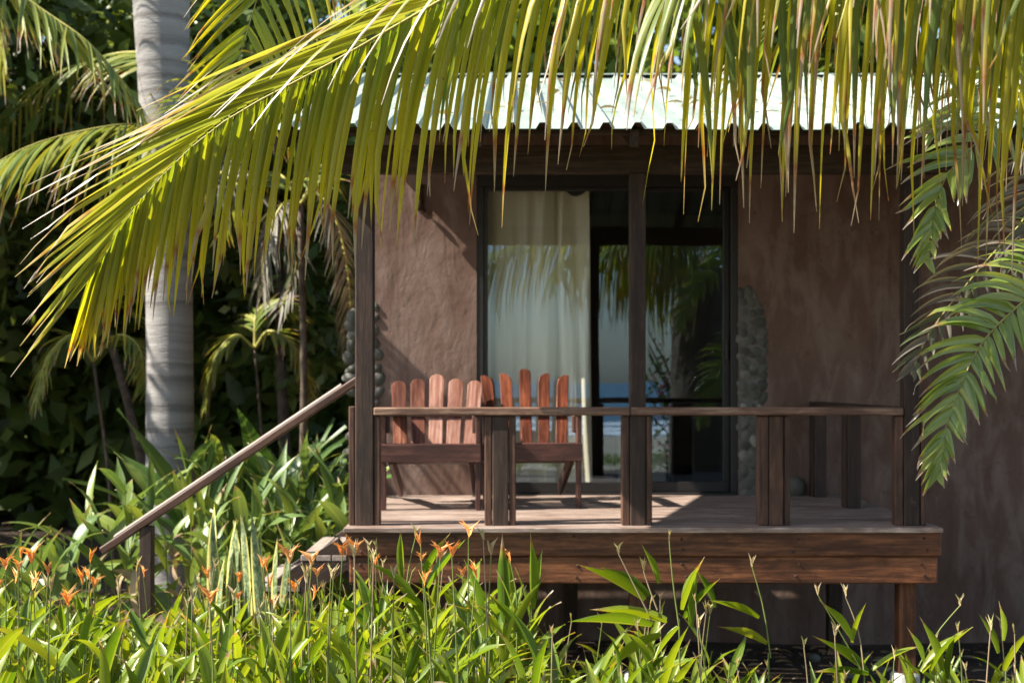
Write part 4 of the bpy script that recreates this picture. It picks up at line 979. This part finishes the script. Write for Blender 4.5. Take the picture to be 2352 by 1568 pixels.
bgpalm('slender_palm', (-1.75, 11.6, GZ), at(690, 470, 11.5), [
    ([at(720, 440, 11.4), at(770, 500, 11.3), at(800, 640, 11.2), at(806, 800, 11.2)], 36, .45, 2.5, M_oldfrond),
    ([at(650, 470, 11.3), at(610, 560, 11.2), at(600, 680, 11.2)], 30, .45, 2.4, M_oldfrond),
    ([at(740, 380, 11.8), at(800, 360, 12.2), at(850, 420, 12.4)], 30, .5, 2, None),
    ([at(640, 400, 12), at(560, 420, 12.2), at(500, 540, 12.3)], 30, .5, 2, None)],
    'slender palm with faded grey fronds beside the left house corner', M_bgfrond, .03, .028)
bgpalm('thin_palm', (-3.6, 12.9, GZ), at(215, 830, 12.8), [
    ([at(270, 770, 12.6), at(320, 800, 12.5), at(335, 900, 12.4)], 26, .4, 2, None), ([at(170, 770, 12.6), at(110, 820, 12.5), at(80, 930, 12.4)], 26, .4, 2, None), ([at(230, 740, 12.9), at(260, 700, 13), at(310, 720, 13)], 26, .4, 2, None)],
    'small dark palm in the shade left of the grey trunk', M_bgfrond, .016, .03)
bgpalm('thin_palm', (-2.2, 12.6, GZ), at(585, 800, 12.5), [
    ([at(620, 760, 12.4), at(680, 800, 12.3), at(715, 900, 12.3)], 26, .4, 2, None), ([at(540, 770, 12.4), at(490, 830, 12.3), at(470, 940, 12.3)], 26, .4, 2, None), ([at(590, 720, 12.6), at(630, 690, 12.8), at(690, 720, 12.9)], 26, .4, 2, None)],
    'small dark palm in the shade right of the grey trunk', M_bgfrond, .014, .03)

def tree(name, base, crown, rx, ry, rz, nleaf, size, mat, label, seed, group=None, blobs=16, trunk=.16, cat='tree'):
    rnd = random.Random(seed); base, crown = Vector(base), Vector(crown)
    t = thing(name, base, label, cat, group)
    top = crown - Vector((0, 0, rz * .3)); mb = MB()
    v, f = tube_vf(catmull([base - Vector((0, 0, .1)), base.lerp(top, .5) + Vector((rnd.uniform(-.2, .2), rnd.uniform(-.2, .2), 0)), top], 10), [trunk * (1.15 - .7 * i / 10) for i in range(11)], 9); mb.add(v, f)
    cs = []
    for k in range(blobs):
        d = Vector((rnd.gauss(0, 1), rnd.gauss(0, 1), rnd.gauss(0, 1))).normalized() * rnd.uniform(.35, .95); cs.append((crown + Vector((d.x * rx, d.y * ry, d.z * rz)), rnd.uniform(.24, .46)))
    for c, r in cs[:10]:
        st = base.lerp(top, rnd.uniform(.6, 1)); v, f = tube_vf(catmull([st, st.lerp(c, .5) + Vector((0, 0, .15)), c], 5), [trunk * .35 * (1 - .8 * i / 5) for i in range(6)], 5); mb.add(v, f)
    mb.build('trunk', M_bark, t, True)
    lv, lf, la = [], [], []
    for i in range(nleaf):
        c, r = cs[rnd.randrange(blobs)]; d = Vector((rnd.gauss(0, 1), rnd.gauss(0, 1), rnd.gauss(0, 1))).normalized() * rnd.random() ** .45
        p = c + Vector((d.x * rx, d.y * ry, d.z * rz)) * r
        n = (d + Vector((rnd.gauss(0, .6), rnd.gauss(0, .6), rnd.gauss(0, .6) + .5))).normalized(); a = n.orthogonal().normalized(); a = Quaternion(n, rnd.uniform(0, 6.28)) @ a; b = n.cross(a)
        s = size * rnd.uniform(.6, 1.3); q = len(lv); rr = rnd.random()
        lv += [p - a * s, p + b * s * .42 - n * s * .1, p + a * s * 1.05 - n * s * .25, p - b * s * .42 - n * s * .1]; lf.append((q, q + 1, q + 2, q + 3)); la += [(0, 0, rr), (.5, .5, rr), (1, 1, rr), (.5, .5, rr)]
    o = obj('crown', mesh('crown', lv, lf, mat, la), t); o['kind'] = 'stuff'
    return t
J = 'shade trees on the left'
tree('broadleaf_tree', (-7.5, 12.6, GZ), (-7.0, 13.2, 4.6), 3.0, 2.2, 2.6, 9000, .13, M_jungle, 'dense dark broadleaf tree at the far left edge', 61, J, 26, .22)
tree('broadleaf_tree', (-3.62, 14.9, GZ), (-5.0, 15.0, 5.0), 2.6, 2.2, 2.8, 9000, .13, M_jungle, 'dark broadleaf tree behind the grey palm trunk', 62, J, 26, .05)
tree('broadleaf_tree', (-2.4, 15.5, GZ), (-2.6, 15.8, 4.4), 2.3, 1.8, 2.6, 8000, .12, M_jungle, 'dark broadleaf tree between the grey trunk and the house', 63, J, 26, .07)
tree('broadleaf_tree', (-11.5, 13.5, GZ), (-10.8, 14.2, 4.8), 3.2, 2.6, 3.0, 8000, .15, M_jungle, 'unseen dark tree added outside the left edge to shade the undergrowth', 65, J, 26, .2)  # out-of-view tree added to block sun and sky over the undergrowth
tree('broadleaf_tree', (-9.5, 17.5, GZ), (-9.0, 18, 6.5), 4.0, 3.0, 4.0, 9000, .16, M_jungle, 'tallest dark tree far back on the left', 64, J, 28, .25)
K = 'sunlit trees behind the roof'
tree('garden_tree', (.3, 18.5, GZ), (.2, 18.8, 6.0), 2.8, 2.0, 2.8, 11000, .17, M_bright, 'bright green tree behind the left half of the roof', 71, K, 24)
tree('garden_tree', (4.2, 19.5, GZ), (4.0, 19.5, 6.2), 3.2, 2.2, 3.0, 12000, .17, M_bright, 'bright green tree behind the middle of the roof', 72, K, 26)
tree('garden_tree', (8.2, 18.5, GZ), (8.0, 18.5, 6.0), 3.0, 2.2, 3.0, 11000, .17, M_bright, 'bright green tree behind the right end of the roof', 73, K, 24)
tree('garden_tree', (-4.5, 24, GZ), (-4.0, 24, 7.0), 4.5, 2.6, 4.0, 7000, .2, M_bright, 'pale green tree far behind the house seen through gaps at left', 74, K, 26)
def woods():
    """far wood closing the view behind everything: one dense mass of leaves"""
    rnd = random.Random(81); lv, lf, la = [], [], []
    for i in range(26000):
        left = rnd.random() < .5
        if left: x, y, z = rnd.uniform(-13, -1.4), rnd.uniform(18.5, 22.5), rnd.random() ** .9 * 4.6 - .2
        else:
            x, y = rnd.uniform(-14, 16), rnd.uniform(24, 32); z = rnd.uniform(-.2, 9.5) * (.75 + .25 * math.sin(x * .8))
        p = Vector((x, y, z)); n = Vector((rnd.gauss(0, .7), rnd.gauss(-.5, .7), rnd.gauss(.6, .6))).normalized(); a = Quaternion(n, rnd.uniform(0, 6.28)) @ n.orthogonal().normalized(); b = n.cross(a)
        s = rnd.uniform(.14, .34); q = len(lv); rr = rnd.random()
        lv += [p - a * s, p + b * s * .45, p + a * s, p - b * s * .45]; lf.append((q, q + 1, q + 2, q + 3)); la += [(0, 0, rr), (.5, .5, rr), (1, 1, rr), (.5, .5, rr)]
    o = obj('woods', mesh('woods', lv, lf, M_jungle, la)); tag(o, 'mass of far green woods behind the house', kind='stuff')
woods()

# ------------------------------------------------------------------ small things on the ground, and the garden seen in the glass
def litter():
    rnd = random.Random(91); mb = MB()
    for i in range(420):
        x, y = rnd.uniform(-.6, 3.4), rnd.uniform(7.6, 10.2); z = gz(x, y) + rnd.uniform(.01, .04)
        a = rnd.uniform(0, 6.28); L = rnd.uniform(.05, .14)
        v, f, at_ = leaflet((x, y, z), (math.cos(a), math.sin(a), .25), (-math.sin(a), math.cos(a), rnd.uniform(-.6, .6)), L, L * .25, 4, rnd, 4, .5, rnd.uniform(-1, 1)); mb.add(v, f, at_)
    tag(mb.build('leaf_litter', M_drylf, None, True), 'dry fallen leaves scattered under the deck', kind='stuff')
    spots = [(2012, 1548, .075, 'round brown stone beside the right footing'), (1945, 1555, .05, 'small stone left of the round brown one'), (1870, 1520, .045, 'small stone under the deck, farthest left'), (1990, 1500, .04, 'smallest stone behind the round brown one')]
    for k, (px, py, r, lb) in enumerate(spots):
        Y = 1.95 * FPX / (py - HY); Y = min(max(Y, 8.3), 10); p = at(px, py, Y); p.z = gz(p.x, Y) + r * .45
        tag(obj('stone', PEB[k], None, Matrix.Translation(p) @ Matrix.Diagonal((r, r, r * .8, 1))), lb, 'stone', 'stones on the ground')
litter()
def roof_leaves():
    rnd = random.Random(93); mb = MB()
    for i in range(90):
        x, y = rnd.uniform(-1.1, 5), rnd.uniform(8.1, 11.4); z = roof_z(y) + .03; a = rnd.uniform(0, 6.28); L = rnd.uniform(.05, .16)
        v, f, at_ = leaflet((x, y, z), (math.cos(a), math.sin(a), .3), (-math.sin(a), math.cos(a), rnd.uniform(-.4, .4)), L, L * rnd.uniform(.15, .4), 5, rnd, 4, .6, rnd.uniform(-1, 1)); mb.add(v, f, at_)
    tag(mb.build('roof_litter', M_drylf, None, True), 'dry leaves fallen on the corrugated roof', kind='stuff')
roof_leaves()
def bougainvillea():
    rnd = random.Random(95); t = thing('bougainvillea', (2.5, 3.6, GZ), 'bougainvillea with magenta flowers, seen reflected in the glass door', 'shrub')
    lv, la, lf, fv, fa, ff = [], [], [], [], [], []
    st = MB()
    for k in range(40):
        a = rnd.uniform(0, 6.28) if k < 22 else rnd.uniform(2.6, 5.0); top = Vector((2.3 + .66 * math.cos(a), 3.9 + .45 * math.sin(a), rnd.uniform(.7, 2.35)))
        if top.x < .36 * top.y + .12: top.x = .36 * top.y + .12
        P = catmull([(2.5, 3.7, GZ), (2.45 + .4 * math.cos(a), 3.8 + .35 * math.sin(a), top.z * .6), top], 8); v, f = tube_vf(P, .008, 5, False); st.add(v, f)
        for i in range(70):
            t_ = rnd.random() ** .7; c = P[min(8, int(t_ * 8))] + Vector((rnd.gauss(0, .11), rnd.gauss(0, .11), rnd.gauss(0, .11)))
            n = Vector((rnd.gauss(0, 1), rnd.gauss(0, 1), rnd.gauss(.4, 1))).normalized(); b1 = n.orthogonal().normalized(); b2 = n.cross(b1); fl = rnd.random() < .16; s = .035 if not fl else .03
            V, A, F = (fv, fa, ff) if fl else (lv, la, lf); q = len(V); rr = rnd.random()
            V += [c - b1 * s, c + b2 * s * .6, c + b1 * s, c - b2 * s * .6]; A += [(0, 0, rr), (.5, .5, rr), (1, 1, rr), (.5, .5, rr)]; F.append((q, q + 1, q + 2, q + 3))
    st.build('stem', M_bark, t, True)
    o = obj('foliage', mesh('foliage', lv, lf, M_boug, la), t); o['kind'] = 'stuff'; o = obj('blossom', mesh('blossom', fv, ff, M_pink, fa), t); o['kind'] = 'stuff'
bougainvillea()
def dune_plants():
    rnd = random.Random(97); mb = MB()
    for i in range(2600):
        x, y = rnd.uniform(-5, 7), rnd.uniform(-16, -11); a = rnd.uniform(0, 6.28); d = Vector((math.cos(a) * .6, math.sin(a) * .6, 1)); L = rnd.uniform(.15, .4)
        v, f, at_ = leaflet((x, y, -.42), d, (math.sin(a), -math.cos(a), 0), L, .06, 1.5, rnd, 3); mb.add(v, f, at_)
    tag(mb.build('dune_plants', M_ginger, None, True), 'low green dune plants above the beach', kind='stuff')
dune_plants()
